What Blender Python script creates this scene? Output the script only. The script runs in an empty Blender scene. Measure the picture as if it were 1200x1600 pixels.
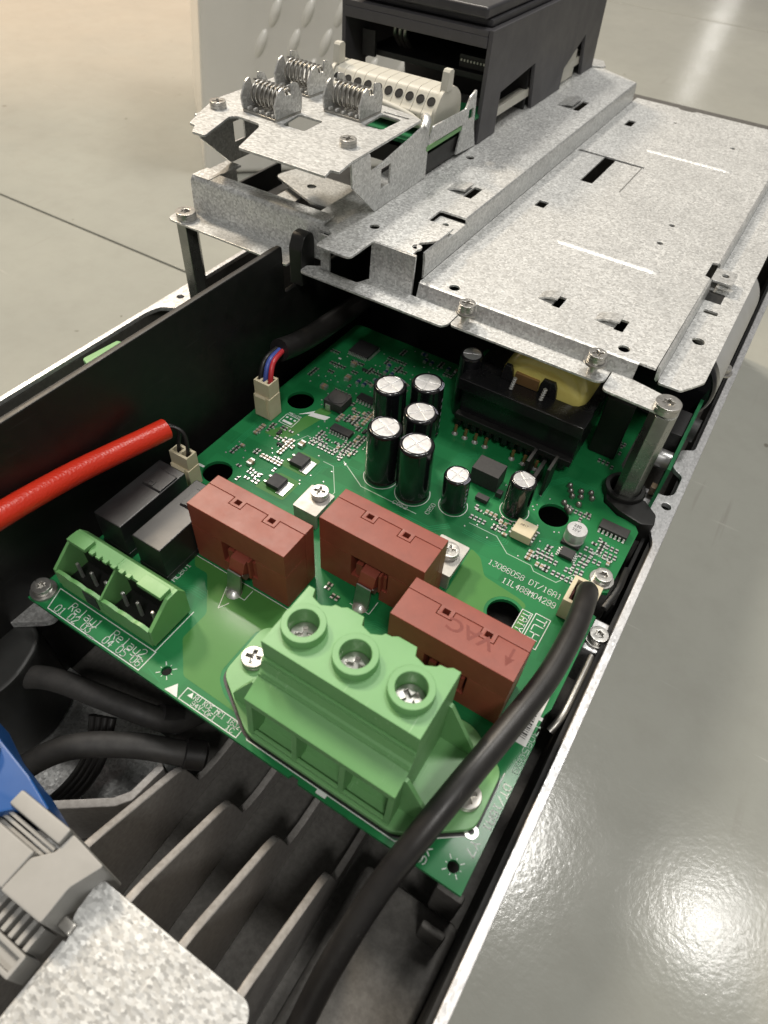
import bpy, bmesh, math, random
from mathutils import Vector, Matrix

# ------------------------------------------------------------------ camera, world, lamps
SC = bpy.context.scene
COL = SC.collection
K = 0.001                      # all geometry below is written in millimetres
ZF = 110.0                     # height of the circuit board above the floor (mm)
def W(x, y, z): return Vector((x*K, y*K, (z+ZF)*K))

cam_d = bpy.data.cameras.new('camera')
cam = bpy.data.objects.new('camera', cam_d); COL.objects.link(cam)
Rr = Vector((0.84683007, 0.52915321, 0.05362567))
Rd = Vector((0.42954959, -0.62098527, -0.65564048))
Rf = Vector((-0.31363351, 0.57825096, -0.75316655))
M = Matrix((Rr, -Rd, -Rf)).transposed().to_4x4()
M.translation = W(164.4, -50, 200)
cam.matrix_world = M
cam_d.sensor_fit = 'VERTICAL'; cam_d.sensor_height = 36.0
cam_d.lens = 36.0*1041.95/1600
cam_d.clip_start = 0.005; cam_d.clip_end = 100
cam_d.dof.use_dof = True; cam_d.dof.focus_distance = 0.27; cam_d.dof.aperture_fstop = 16
SC.camera = cam

world = bpy.data.worlds.new('World'); SC.world = world; world.use_nodes = True
bg = world.node_tree.nodes['Background']
bg.inputs[0].default_value = (1.0, 0.97, 0.92, 1); bg.inputs[1].default_value = 0.19

def lamp(name, pos, size, watt, col, target=None, shape='DISK', size_y=None, spread=None):
    d = bpy.data.lights.new(name, 'AREA'); d.shape = shape; d.size = size
    if size_y: d.size_y = size_y
    d.energy = watt; d.color = col
    if spread: d.spread = spread
    o = bpy.data.objects.new(name, d); COL.objects.link(o); o.location = pos
    t = Vector(target) if target else Vector((pos[0], pos[1], 0))
    o.rotation_euler = (t-Vector(pos)).to_track_quat('-Z', 'Y').to_euler()
    return o
lamp('ceiling_or_fill_lamp', (0.21, 0.96, 2.61), 0.40, 20, (1.0, 0.97, 0.92), (0, .1, .1))
lamp('ceiling_or_fill_lamp', (-1.2, 1.30, 2.61), 0.45, 34, (1.0, 0.93, 0.83), (0, .1, .1))
lamp('ceiling_or_fill_lamp', (-2.3, 1.0, 2.61), 0.45, 60, (1.0, 0.82, 0.60), (-.3, .3, 0))  # added warm fill that brightens the left floor, not a known fitting
lamp('ceiling_or_fill_lamp', (1.107, 1.128, 2.61), 0.20, 6, (1.0, 0.97, 0.92), (0.2, .1, .1))
lamp('ceiling_or_fill_lamp', (0.9, -1.2, 2.61), 0.5, 24, (1.0, 0.97, 0.92), (0.1, .1, .1))  # added front fill that brightens the tub and the fins, not a known fitting
lamp('ceiling_or_fill_lamp', (-1.78, 12.0, 2.61), 0.16, 4, (1, .97, .92), None, 'RECTANGLE', 1.6)
lamp('ceiling_or_fill_lamp', (-2.25, 15.6, 2.61), 0.18, 6, (1, .97, .92), None, 'RECTANGLE', 2.2)
lamp('warm_wall_standin', (-8.5, 7.0, 1.9), 6.0, 36, (1.0, 0.62, 0.34), (0, 0, 0), 'RECTANGLE', 2.2)  # area light added in place of an unseen warm-coloured wall

SC.view_settings.view_transform = 'Standard'; SC.view_settings.look = 'None'
SC.view_settings.exposure = 0.2; SC.view_settings.gamma = 1.0
SC.view_settings.use_curve_mapping = False
SC.cycles.use_denoising = True
SC.cycles.max_bounces = 8
random.seed(7)

# ------------------------------------------------------------------ materials
MATS = {}
def nt(name):
    m = bpy.data.materials.new(name); m.use_nodes = True
    n = m.node_tree; b = n.nodes['Principled BSDF']
    MATS[name] = m
    return m, n, b
def N(n, t, **kw):
    o = n.nodes.new(t)
    for k, v in kw.items(): setattr(o, k, v)
    return o
def mix(n, fac, a, b):
    x = n.nodes.new('ShaderNodeMix'); x.data_type = 'RGBA'
    for s, v in ((0, fac), (6, a), (7, b)):
        if hasattr(v, 'links'): n.links.new(v, x.inputs[s])
        else: x.inputs[s].default_value = v if not isinstance(v, tuple) else (*v, 1)
    return x.outputs[2]
def noise(n, vec, scale, detail=4, rough=.6, dist=0):
    x = n.nodes.new('ShaderNodeTexNoise'); n.links.new(vec, x.inputs['Vector'])
    x.inputs['Scale'].default_value = scale; x.inputs['Detail'].default_value = detail
    x.inputs['Roughness'].default_value = rough; x.inputs['Distortion'].default_value = dist
    return x.outputs['Fac']
def ramp(n, f, stops):
    r = n.nodes.new('ShaderNodeValToRGB'); n.links.new(f, r.inputs[0])
    e = r.color_ramp.elements
    while len(e) < len(stops): e.new(.5)
    for el, (p, c) in zip(e, stops):
        el.position = p; el.color = (c, c, c, 1) if not isinstance(c, tuple) else (*c, 1)
    return r.outputs[0]
def bump(n, h, strength, dist):
    b = n.nodes.new('ShaderNodeBump'); n.links.new(h, b.inputs['Height'])
    b.inputs['Strength'].default_value = strength; b.inputs['Distance'].default_value = dist*K
    return b.outputs[0]

def surf(name, col, col2=None, rough=.45, metal=0, nscale=300, var=.5, bscale=None, bstr=.15, bdist=.1,
         spec=.5, coat=0, rvar=.08, coat_rough=.1, trans=0, sss=0):
    """plain material: two-tone mottling, roughness variation, fine relief"""
    m, n, b = nt(name)
    tc = N(n, 'ShaderNodeTexCoord').outputs['Object']
    f = noise(n, tc, nscale, 5, .65)
    c2 = col2 or tuple(c*(1-.3*var) for c in col)
    n.links.new(mix(n, ramp(n, f, [(.35, 0.), (.65, 1.)]), col, c2), b.inputs['Base Color'])
    f2 = noise(n, tc, nscale*.37, 6, .7)
    n.links.new(ramp(n, f2, [(.3, max(.02, rough-rvar)), (.7, min(1, rough+rvar))]), b.inputs['Roughness'])
    b.inputs['Metallic'].default_value = metal
    b.inputs['Specular IOR Level'].default_value = spec
    b.inputs['Coat Weight'].default_value = coat; b.inputs['Coat Roughness'].default_value = coat_rough
    b.inputs['Transmission Weight'].default_value = trans
    if sss:
        b.inputs['Subsurface Weight'].default_value = sss
        b.inputs['Subsurface Radius'].default_value = (.002, .002, .001)
    if bscale:
        n.links.new(bump(n, noise(n, tc, bscale, 3, .6), bstr, bdist), b.inputs['Normal'])
    return m

def galvanised(name, scale, lo, hi, r0, r1, tilt, tint=(1, 1, 1), stretch=(1, 1, 1), metal=.8):
    m, n, b = nt(name)
    tc = N(n, 'ShaderNodeTexCoord').outputs['Object']
    mp = N(n, 'ShaderNodeMapping'); mp.inputs['Scale'].default_value = stretch
    n.links.new(tc, mp.inputs[0])
    nz = N(n, 'ShaderNodeTexNoise'); nz.inputs['Scale'].default_value = scale*1.1; nz.inputs['Detail'].default_value = 3
    n.links.new(mp.outputs[0], nz.inputs['Vector'])
    sub = N(n, 'ShaderNodeVectorMath', operation='SUBTRACT'); n.links.new(nz.outputs['Color'], sub.inputs[0]); sub.inputs[1].default_value = (.5, .5, .5)
    sc = N(n, 'ShaderNodeVectorMath', operation='SCALE'); n.links.new(sub.outputs[0], sc.inputs[0]); sc.inputs['Scale'].default_value = 1.1/scale
    ad = N(n, 'ShaderNodeVectorMath', operation='ADD'); n.links.new(mp.outputs[0], ad.inputs[0]); n.links.new(sc.outputs[0], ad.inputs[1])
    vo = N(n, 'ShaderNodeTexVoronoi'); vo.inputs['Scale'].default_value = scale; n.links.new(ad.outputs[0], vo.inputs['Vector'])
    sep = N(n, 'ShaderNodeSeparateColor'); n.links.new(vo.outputs['Color'], sep.inputs[0])
    big = noise(n, tc, 28, 5, .6)
    colr = ramp(n, sep.outputs[0], [(0, tuple(lo*t for t in tint)), (.55, tuple((lo*.45+hi*.55)*t for t in tint)), (1, tuple(hi*t for t in tint))])
    worn = mix(n, ramp(n, big, [(.42, 0.), (.75, .35)]), colr, tuple((lo*.75)*t for t in tint))
    n.links.new(worn, b.inputs['Base Color'])
    n.links.new(ramp(n, sep.outputs[1], [(0, r0), (1, r1)]), b.inputs['Roughness'])
    b.inputs['Metallic'].default_value = metal
    s2 = N(n, 'ShaderNodeVectorMath', operation='SUBTRACT'); n.links.new(vo.outputs['Color'], s2.inputs[0]); s2.inputs[1].default_value = (.5, .5, .5)
    s3 = N(n, 'ShaderNodeVectorMath', operation='SCALE'); n.links.new(s2.outputs[0], s3.inputs[0]); s3.inputs['Scale'].default_value = tilt
    g = N(n, 'ShaderNodeNewGeometry')
    fine = bump(n, noise(n, tc, 2600, 2, .5), .12, .05)
    a2 = N(n, 'ShaderNodeVectorMath', operation='ADD'); n.links.new(fine, a2.inputs[0]); n.links.new(s3.outputs[0], a2.inputs[1])
    no = N(n, 'ShaderNodeVectorMath', operation='NORMALIZE'); n.links.new(a2.outputs[0], no.inputs[0])
    n.links.new(no.outputs[0], b.inputs['Normal'])
    return m

galvanised('galv', 1150, .48, .86, .34, .58, .17, (.99, 1, .985), metal=.55)
galvanised('galv_big', 760, .42, .70, .36, .55, .13, (.99, 1, .985), (1, 1.8, 1), metal=.55)
galvanised('galv_plain', 1200, .46, .74, .30, .50, .11, (.99, 1, .985), metal=.6)
galvanised('alu_rim', 1500, .50, .72, .34, .50, .08, (1, 1, 1.01), (1, .5, 1), metal=.65)
galvanised('galv_soft', 1200, .54, .86, .55, .72, .14, (.99, 1, .985), metal=.4)
surf('cast_dark', (.115, .110, .102), (.080, .076, .070), .62, .25, 500, 1, 1500, .35, .12)
surf('cast_fin', (.36, .345, .33), (.27, .255, .24), .5, .25, 600, 1, 1800, .35, .1)
surf('black_plastic', (.006, .006, .006), (.009, .009, .008), .46, 0, 200, 1, 900, .08, .05)
surf('black_inside', (.006, .006, .006), None, .7)
surf('dark_panel', (.018, .019, .018), (.013, .013, .012), .5, 0, 60, 1, 1600, .1, .05)
surf('box_grey', (.060, .058, .062), (.054, .052, .056), .48, 0, 120, 1, 2200, .12, .04)
surf('lid_grey', (.040, .039, .043), None, .42, 0, 120, 1, 2200, .1, .04)
surf('term_green', (.165, .375, .145), (.150, .350, .132), .42, 0, 60, .5, 1400, .05, .05, sss=.05, rvar=.06)
surf('conn_green', (.150, .355, .125), (.138, .33, .115), .42, 0, 80, .5, sss=.05)
surf('sensor_brown', (.255, .056, .034), (.215, .046, .028), .44, 0, 150, 1, 1500, .1, .06, rvar=.07)
surf('sensor_mark', (.20, .040, .028), None, .6)
surf('cream', (.62, .56, .40), (.58, .51, .35), .5, 0, 250, .5, sss=.08)
surf('cream_grey', (.56, .545, .48), (.52, .505, .44), .5, 0, 120, .5, sss=.04)
surf('chip_black', (.020, .020, .021), (.028, .028, .028), .55, 0, 700, 1, 3000, .2, .05)
surf('relay_black', (.012, .0125, .013), (.019, .0195, .020), .34, 0, 60, 1, 700, .06, .08, rvar=.12)
surf('sleeve_black', (.008, .008, .010), None, .16, 0, 200, 1, coat=.4)
surf('cap_print', (.33, .33, .40), None, .4)
surf('cap_top', (.74, .74, .74), (.64, .64, .65), .36, .75, 900, 1)
surf('bright_metal', (.56, .55, .52), (.42, .41, .39), .33, .9, 400, 1, rvar=.1)
surf('lug_metal', (.46, .45, .42), (.38, .37, .35), .5, .7, 300, 1, rvar=.1)
surf('dull_metal', (.42, .41, .38), (.34, .33, .31), .36, .9, 300, 1, rvar=.1)
surf('solder', (.72, .72, .70), None, .34, .75, 900, 1)
surf('post_steel', (.33, .34, .31), (.26, .27, .25), .30, .85, 120, 1, 900, .1, .05, rvar=.12)
surf('cable_black', (.013, .012, .012), (.018, .017, .016), .40, 0, 120, 1, 500, .10, .15, rvar=.1)
surf('cable_dusty', (.020, .019, .018), (.034, .032, .030), .6, 0, 260, 1, 900, .2, .12)
surf('wire_red', (.50, .03, .04), None, .4); surf('wire_blue', (.06, .10, .38), None, .4)
surf('yellow_tape', (.66, .58, .17), (.58, .50, .14), .22, 0, 90, 1, coat=.4)
surf('copper', (.32, .19, .08), None, .35, .6)
surf('ferrite', (.010, .010, .011), None, .28, 0, 90, 1, 500, .1, .1)
surf('silk', (.70, .72, .70), None, .55)
surf('silk_soft', (.38, .52, .42), None, .5)
surf('mlcc', (.33, .24, .15), None, .4); surf('res_black', (.018, .018, .018), None, .4)
surf('res_blue', (.02, .05, .14), None, .4)
surf('fr4_edge', (.16, .30, .10), (.12, .24, .08), .6)
surf('blue_plastic', (.012, .085, .30), (.010, .075, .27), .38, 0, 60, .5)
surf('grey_plastic', (.33, .325, .31), (.30, .295, .28), .5, 0, 80, .5, 1800, .06, .05)
surf('label_paper', (.72, .72, .70), None, .5)
surf('can_label', (.42, .42, .41), (.38, .38, .37), .35, 0, 60, 1)
surf('white_panel', (.82, .80, .74), (.78, .76, .70), .22, 0, 12, .6, spec=.6)
surf('joint_dirt', (.055, .045, .03), (.09, .075, .055), .9, 0, 150, 1, 600, .5, .5)

def scuffed(name, light, amount, sc=(1500, 40, 700), big=45, lo=.66):
    n = MATS[name].node_tree; b = n.nodes['Principled BSDF']; src = b.inputs['Base Color'].links[0].from_socket
    tc = N(n, 'ShaderNodeTexCoord').outputs['Object']; mp = N(n, 'ShaderNodeMapping'); mp.inputs['Rotation'].default_value = (.2, .3, .9); mp.inputs['Scale'].default_value = sc
    n.links.new(tc, mp.inputs[0]); q = N(n, 'ShaderNodeTexNoise'); n.links.new(mp.outputs[0], q.inputs['Vector']); q.inputs['Scale'].default_value = 1; q.inputs['Detail'].default_value = 2
    g = noise(n, tc, big, 3, .6)
    mu = N(n, 'ShaderNodeMath', operation='MULTIPLY'); n.links.new(ramp(n, q.outputs['Fac'], [(lo, 0.), (lo+.06, amount)]), mu.inputs[0]); n.links.new(ramp(n, g, [(.48, 0.), (.62, 1.)]), mu.inputs[1])
    n.links.new(mix(n, mu.outputs[0], src, light), b.inputs['Base Color'])
scuffed('term_green', (.42, .60, .38), .5); scuffed('sensor_brown', (.42, .16, .12), .35); scuffed('cable_black', (.09, .085, .08), .5); scuffed('box_grey', (.14, .135, .14), .3)
scuffed('relay_black', (.07, .07, .07), .5); scuffed('black_plastic', (.05, .05, .05), .35); scuffed('cast_fin', (.5, .48, .46), .3); scuffed('galv', (.93, .93, .92), .5); scuffed('galv_plain', (.9, .9, .88), .4); scuffed('galv_big', (.9, .9, .9), .4)

# circuit board lacquer: green with faint copper tracks showing through as relief
def lacquer(name, c1, c2, relief):
    m, n, b = nt(name)
    tc = N(n, 'ShaderNodeTexCoord').outputs['Object']
    f = noise(n, tc, 60, 5, .6)
    br = N(n, 'ShaderNodeTexBrick'); br.offset = .37; br.squash = 1.0
    mp = N(n, 'ShaderNodeMapping'); mp.inputs['Rotation'].default_value = (0, 0, .785); n.links.new(tc, mp.inputs[0])
    n.links.new(tc, br.inputs['Vector']); br.inputs['Scale'].default_value = 60
    br.inputs['Color1'].default_value = (0, 0, 0, 1); br.inputs['Color2'].default_value = (1, 1, 1, 1); br.inputs['Mortar'].default_value = (.5, .5, .5, 1)
    br.inputs['Mortar Size'].default_value = .012; br.inputs['Brick Width'].default_value = 1.1; br.inputs['Row Height'].default_value = .45
    base = mix(n, ramp(n, f, [(.35, 0.), (.7, 1.)]), c1, c2)
    fac = N(n, 'ShaderNodeMath', operation='MULTIPLY'); n.links.new(br.outputs['Color'], fac.inputs[0]); fac.inputs[1].default_value = relief
    n.links.new(mix(n, fac.outputs[0], base, tuple(min(1, x*1.55+.008) for x in c1)), b.inputs['Base Color'])
    b.inputs['Roughness'].default_value = .45; b.inputs['Specular IOR Level'].default_value = .22; b.inputs['Coat Weight'].default_value = .14; b.inputs['Coat Roughness'].default_value = .10
    n.links.new(bump(n, br.outputs['Color'], .25*relief, .05), b.inputs['Normal'])
lacquer('pcb', (.009, .150, .044), (.007, .128, .037), .40)
lacquer('pcb_pour', (.062, .205, .046), (.055, .185, .040), .0)
lacquer('pcb_track', (.016, .215, .075), (.014, .195, .068), .0)
lacquer('pcb_dim', (.012, .120, .045), (.010, .105, .04), .6)

# red braided sleeve
m, n, b = nt('red_sleeve')
tc = N(n, 'ShaderNodeTexCoord').outputs['Object']
n.links.new(mix(n, noise(n, tc, 120, 4), (.74, .040, .016), (.62, .030, .012)), b.inputs['Base Color'])
b.inputs['Roughness'].default_value = .33
wv = N(n, 'ShaderNodeTexVoronoi'); wv.inputs['Scale'].default_value = 1100; n.links.new(tc, wv.inputs['Vector'])
n.links.new(bump(n, wv.outputs['Distance'], .35, .25), b.inputs['Normal'])

# epoxy floor
m, n, b = nt('epoxy_floor')
tc = N(n, 'ShaderNodeTexCoord').outputs['Object']
f = noise(n, tc, 3.2, 7, .62, .3); f2 = noise(n, tc, 45, 6, .7)
c = mix(n, ramp(n, f, [(.36, 0.), (.66, 1.)]), (.365, .368, .326), (.315, .318, .284))
sp = ramp(n, noise(n, tc, 330, 2, .5), [(.70, 0.), (.76, .5)])
c = mix(n, ramp(n, f2, [(.45, 0.), (.8, .22)]), c, (.23, .22, .19))
spk = ramp(n, noise(n, tc, 95, 1, .4), [(.80, 0.), (.82, .75)])
c = mix(n, spk, c, (.14, .125, .10))
n.links.new(c, b.inputs['Base Color'])
n.links.new(ramp(n, noise(n, tc, 9, 6, .7), [(.3, .10), (.7, .20)]), b.inputs['Roughness'])
b.inputs['Specular IOR Level'].default_value = .5
h1 = noise(n, tc, 380, 3, .55)
n.links.new(bump(n, h1, .45, .13), b.inputs['Normal'])

scuffed('epoxy_floor', (.27, .26, .23), .55, (210, 9, 60), 6, .68); scuffed('epoxy_floor', (.52, .51, .46), .5, (16, 330, 90), 9, .69)

# ------------------------------------------------------------------ mesh helpers (millimetres)
class MB:
    def __init__(self): self.bm = bmesh.new()
    def _add(self, tmp, M=None):
        if M is not None: bmesh.ops.transform(tmp, matrix=M, verts=tmp.verts)
        me = bpy.data.meshes.new('t'); tmp.to_mesh(me); tmp.free()
        self.bm.from_mesh(me); bpy.data.meshes.remove(me)
        return self
    def box(self, x0, x1, y0, y1, z0, z1, bev=0., seg=2, M=None):
        t = bmesh.new()
        bmesh.ops.create_cube(t, size=1)
        for v in t.verts:
            v.co = Vector(((x0+x1)/2+v.co.x*(x1-x0), (y0+y1)/2+v.co.y*(y1-y0), (z0+z1)/2+v.co.z*(z1-z0)))
        if bev: bmesh.ops.bevel(t, geom=list(t.edges), offset=bev, segments=seg, profile=.5, affect='EDGES')
        return self._add(t, M)
    def lathe(self, c, prof, seg=24, M=None):
        t = bmesh.new(); rings = []
        for r, z in prof:
            if r <= 1e-6: rings.append([t.verts.new((c[0], c[1], c[2]+z))])
            else: rings.append([t.verts.new((c[0]+r*math.cos(2*math.pi*i/seg), c[1]+r*math.sin(2*math.pi*i/seg), c[2]+z)) for i in range(seg)])
        for a, b in zip(rings, rings[1:]):
            for i in range(seg):
                j = (i+1) % seg
                if len(a) == 1 and len(b) == 1: continue
                if len(a) == 1: t.faces.new((a[0], b[j], b[i]))
                elif len(b) == 1: t.faces.new((a[i], a[j], b[0]))
                else: t.faces.new((a[i], a[j], b[j], b[i]))
        bmesh.ops.recalc_face_normals(t, faces=t.faces)
        return self._add(t, M)
    def prism(self, poly, axis, d0, d1, bev=0.):
        """extrude polygon: axis x -> poly in (y,z); y -> (x,z); z -> (x,y)"""
        t = bmesh.new()
        def P(u, v, d): return {'x': (d, u, v), 'y': (u, d, v), 'z': (u, v, d)}[axis]
        a = [t.verts.new(P(u, v, d0)) for u, v in poly]; b = [t.verts.new(P(u, v, d1)) for u, v in poly]
        t.faces.new(a); t.faces.new(b)
        k = len(poly)
        for i in range(k): t.faces.new((a[i], a[(i+1) % k], b[(i+1) % k], b[i]))
        bmesh.ops.recalc_face_normals(t, faces=t.faces)
        if bev: bmesh.ops.bevel(t, geom=list(t.edges), offset=bev, segments=2, profile=.5, affect='EDGES')
        bmesh.ops.triangulate(t, faces=[f for f in t.faces if len(f.verts) > 4])
        return self._add(t)
    def tube(self, pts, r, seg=14, caps=True, smooth=6):
        P = [Vector(p) for p in pts]
        if smooth:
            Q = []
            for i in range(len(P)-1):
                p0 = P[max(i-1, 0)]; p1 = P[i]; p2 = P[i+1]; p3 = P[min(i+2, len(P)-1)]
                for s in range(smooth):
                    u = s/smooth
                    Q.append(.5*((2*p1)+(p2-p0)*u+(2*p0-5*p1+4*p2-p3)*u*u+(3*p1-p0-3*p2+p3)*u**3))
            Q.append(P[-1]); P = Q
        t = bmesh.new(); rings = []; ref = Vector((0, 0, 1)); prev = None
        for i, p in enumerate(P):
            d = (P[min(i+1, len(P)-1)]-P[max(i-1, 0)]).normalized()
            if prev is None:
                ref = Vector((0, 0, 1)) if abs(d.z) < .9 else Vector((1, 0, 0))
                u = d.cross(ref).normalized()
            else: u = (prev-d*prev.dot(d)).normalized()
            v = d.cross(u); prev = u
            rr = r[min(len(r)-1, int(i*len(r)/len(P)))] if isinstance(r, (list, tuple)) else r
            rings.append([t.verts.new(p+u*rr*math.cos(2*math.pi*k/seg)+v*rr*math.sin(2*math.pi*k/seg)) for k in range(seg)])
        for a, b in zip(rings, rings[1:]):
            for k in range(seg): t.faces.new((a[k], a[(k+1) % seg], b[(k+1) % seg], b[k]))
        if caps: t.faces.new(rings[0]); t.faces.new(rings[-1])
        bmesh.ops.recalc_face_normals(t, faces=t.faces)
        return self._add(t)
    def sheet(self, outline, holes, d0, d1, axis='z', bev=.12):
        """flat plate with holes; axis is its normal.  outline and holes: lists of (u,v)"""
        cu = bpy.data.curves.new('c', 'CURVE'); cu.dimensions = '2D'; cu.fill_mode = 'BOTH'
        for loop in [outline]+list(holes):
            s = cu.splines.new('POLY'); s.points.add(len(loop)-1); s.use_cyclic_u = True
            for p, (u, v) in zip(s.points, loop): p.co = (u, v, 0, 1)
        th = abs(d1-d0); bev = min(bev, th*.3)
        cu.extrude = th/2-bev; cu.bevel_depth = bev; cu.bevel_resolution = 1; cu.offset = -bev
        o = bpy.data.objects.new('c', cu)
        me = bpy.data.meshes.new_from_object(o)
        t = bmesh.new(); t.from_mesh(me)
        bpy.data.objects.remove(o); bpy.data.curves.remove(cu); bpy.data.meshes.remove(me)
        bmesh.ops.remove_doubles(t, verts=t.verts, dist=.002)
        mid = (d0+d1)/2
        for v in t.verts:
            a, b_, c_ = v.co
            v.co = {'z': (a, b_, mid+c_), 'x': (mid+c_, a, b_), 'y': (a, mid+c_, b_)}[axis]
        bmesh.ops.recalc_face_normals(t, faces=t.faces)
        return self._add(t)
    def sweep(self, verts, faces):
        t = bmesh.new(); vs = [t.verts.new(v) for v in verts]
        for f in faces: t.faces.new([vs[i] for i in f])
        bmesh.ops.recalc_face_normals(t, faces=t.faces)
        return self._add(t)

def rnd(poly, r, seg=4):
    """round the corners of a polygon; r one number or one per corner"""
    out = []; k = len(poly)
    for i in range(k):
        p = Vector(poly[i]); a = Vector(poly[i-1]); b = Vector(poly[(i+1) % k])
        rr = r[i] if isinstance(r, (list, tuple)) else r
        da = (a-p); db = (b-p); l = min(rr, da.length*.45, db.length*.45)
        if l < 1e-4: out.append(tuple(p)); continue
        pa = p+da.normalized()*l; pb = p+db.normalized()*l
        for s in range(seg+1):
            u = s/seg; q = pa*(1-u)**2+p*2*u*(1-u)+pb*u*u
            out.append((q.x, q.y))
    return out
def circ(x, y, r, seg=16): return [(x+r*math.cos(2*math.pi*i/seg), y+r*math.sin(2*math.pi*i/seg)) for i in range(seg)]
def rect(x0, x1, y0, y1, r=0):
    p = [(x0, y0), (x1, y0), (x1, y1), (x0, y1)]
    return rnd(p, r) if r else p

BASE = {}
def finish(bm, sharp=35):
    for f in bm.faces: f.smooth = True
    ca = math.radians(sharp)
    for e in bm.edges:
        if len(e.link_faces) == 2:
            if e.calc_face_angle(0) > ca: e.smooth = False
        else: e.smooth = False
def to_mesh(mb, name, mat, origin, sharp=35):
    bm = mb.bm; finish(bm, sharp)
    for v in bm.verts: v.co = (v.co-Vector(origin))*K
    me = bpy.data.meshes.new(name)
    bm.normal_update()
    cs = math.cos(math.radians(sharp+10)); nl = []; fa = {f.index: f.calc_area() for f in bm.faces} if False else None
    bm.verts.index_update(); bm.faces.index_update()
    areas = [f.calc_area() for f in bm.faces]
    for f in bm.faces:
        fn = f.normal
        for l in f.loops:
            acc = Vector((0, 0, 0))
            for g in l.vert.link_faces:
                if g.normal.dot(fn) > cs: acc += g.normal*areas[g.index]
            nl.append(acc.normalized() if acc.length > 1e-20 else fn.copy())
    bm.to_mesh(me); bm.free()
    me.normals_split_custom_set(nl)
    if mat: me.materials.append(MATS[mat])
    return me
def attach(o, pos, parent):
    pos = Vector(pos); BASE[o.name] = pos
    if parent is None: o.location = W(*pos)
    else:
        o.parent = parent; o.location = (pos-BASE[parent.name])*K
    return o
def thing(name, label, cat, base, group=None):
    o = bpy.data.objects.new(name, None); COL.objects.link(o); o.empty_display_size = .01
    attach(o, base, None)
    o['label'] = label; o['category'] = cat
    if group: o['group'] = group
    return o
def part(name, mb, mat, parent, label=None, sharp=35):
    vs = [v.co for v in mb.bm.verts]
    x0 = min(v.x for v in vs); x1 = max(v.x for v in vs); y0 = min(v.y for v in vs); y1 = max(v.y for v in vs); z0 = min(v.z for v in vs)
    org = ((x0+x1)/2, (y0+y1)/2, z0)
    o = bpy.data.objects.new(name, to_mesh(mb, name, mat, org, sharp)); COL.objects.link(o)
    attach(o, org, parent)
    if label: o['label'] = label
    return o
def solo(name, mb, mat, label, cat, group=None):
    o = part(name, mb, mat, None, label); o['category'] = cat
    if group: o['group'] = group
    return o
def structure(name, mb, mat):
    o = part(name, mb, mat, None); o['kind'] = 'structure'; return o
def place(name, me, pos, parent, rz=0, label=None):
    o = bpy.data.objects.new(name, me); COL.objects.link(o); attach(o, pos, parent)
    o.rotation_euler[2] = rz
    if label: o['label'] = label
    return o
TEXT_CACHE = {}
def text(s, x, y, z, size, mat, parent, rz=0, name='silkscreen_text', align='LEFT', fat=0.0, stretch=1.0, thick=.02):
    cu = bpy.data.curves.new('f', 'FONT'); cu.body = s; cu.size = size; cu.align_x = align; cu.extrude = thick; cu.offset = fat
    o = bpy.data.objects.new('f', cu); me = bpy.data.meshes.new_from_object(o)
    bpy.data.objects.remove(o); bpy.data.curves.remove(cu)
    for v in me.vertices: v.co = Vector((v.co.x*stretch, v.co.y, v.co.z))*K
    me.name = name; me.materials.clear(); me.materials.append(MATS[mat])
    return place(name, me, (x, y, z), parent, rz)
def line_loop(mb, pts, w, z, closed=True, t=.04):
    k = len(pts)
    for i in range(k if closed else k-1):
        a = Vector(pts[i]); b = Vector(pts[(i+1) % k]); d = (b-a); L = d.length
        if L < 1e-6: continue
        ang = math.atan2(d.y, d.x)
        Mx = Matrix.Translation((*a, 0)) @ Matrix.Rotation(ang, 4, 'Z')
        mb.box(-w/2, L+w/2, -w/2, w/2, z+.001*(i % 2), z+t+.001*(i % 2), M=Mx)
    return mb

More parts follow.
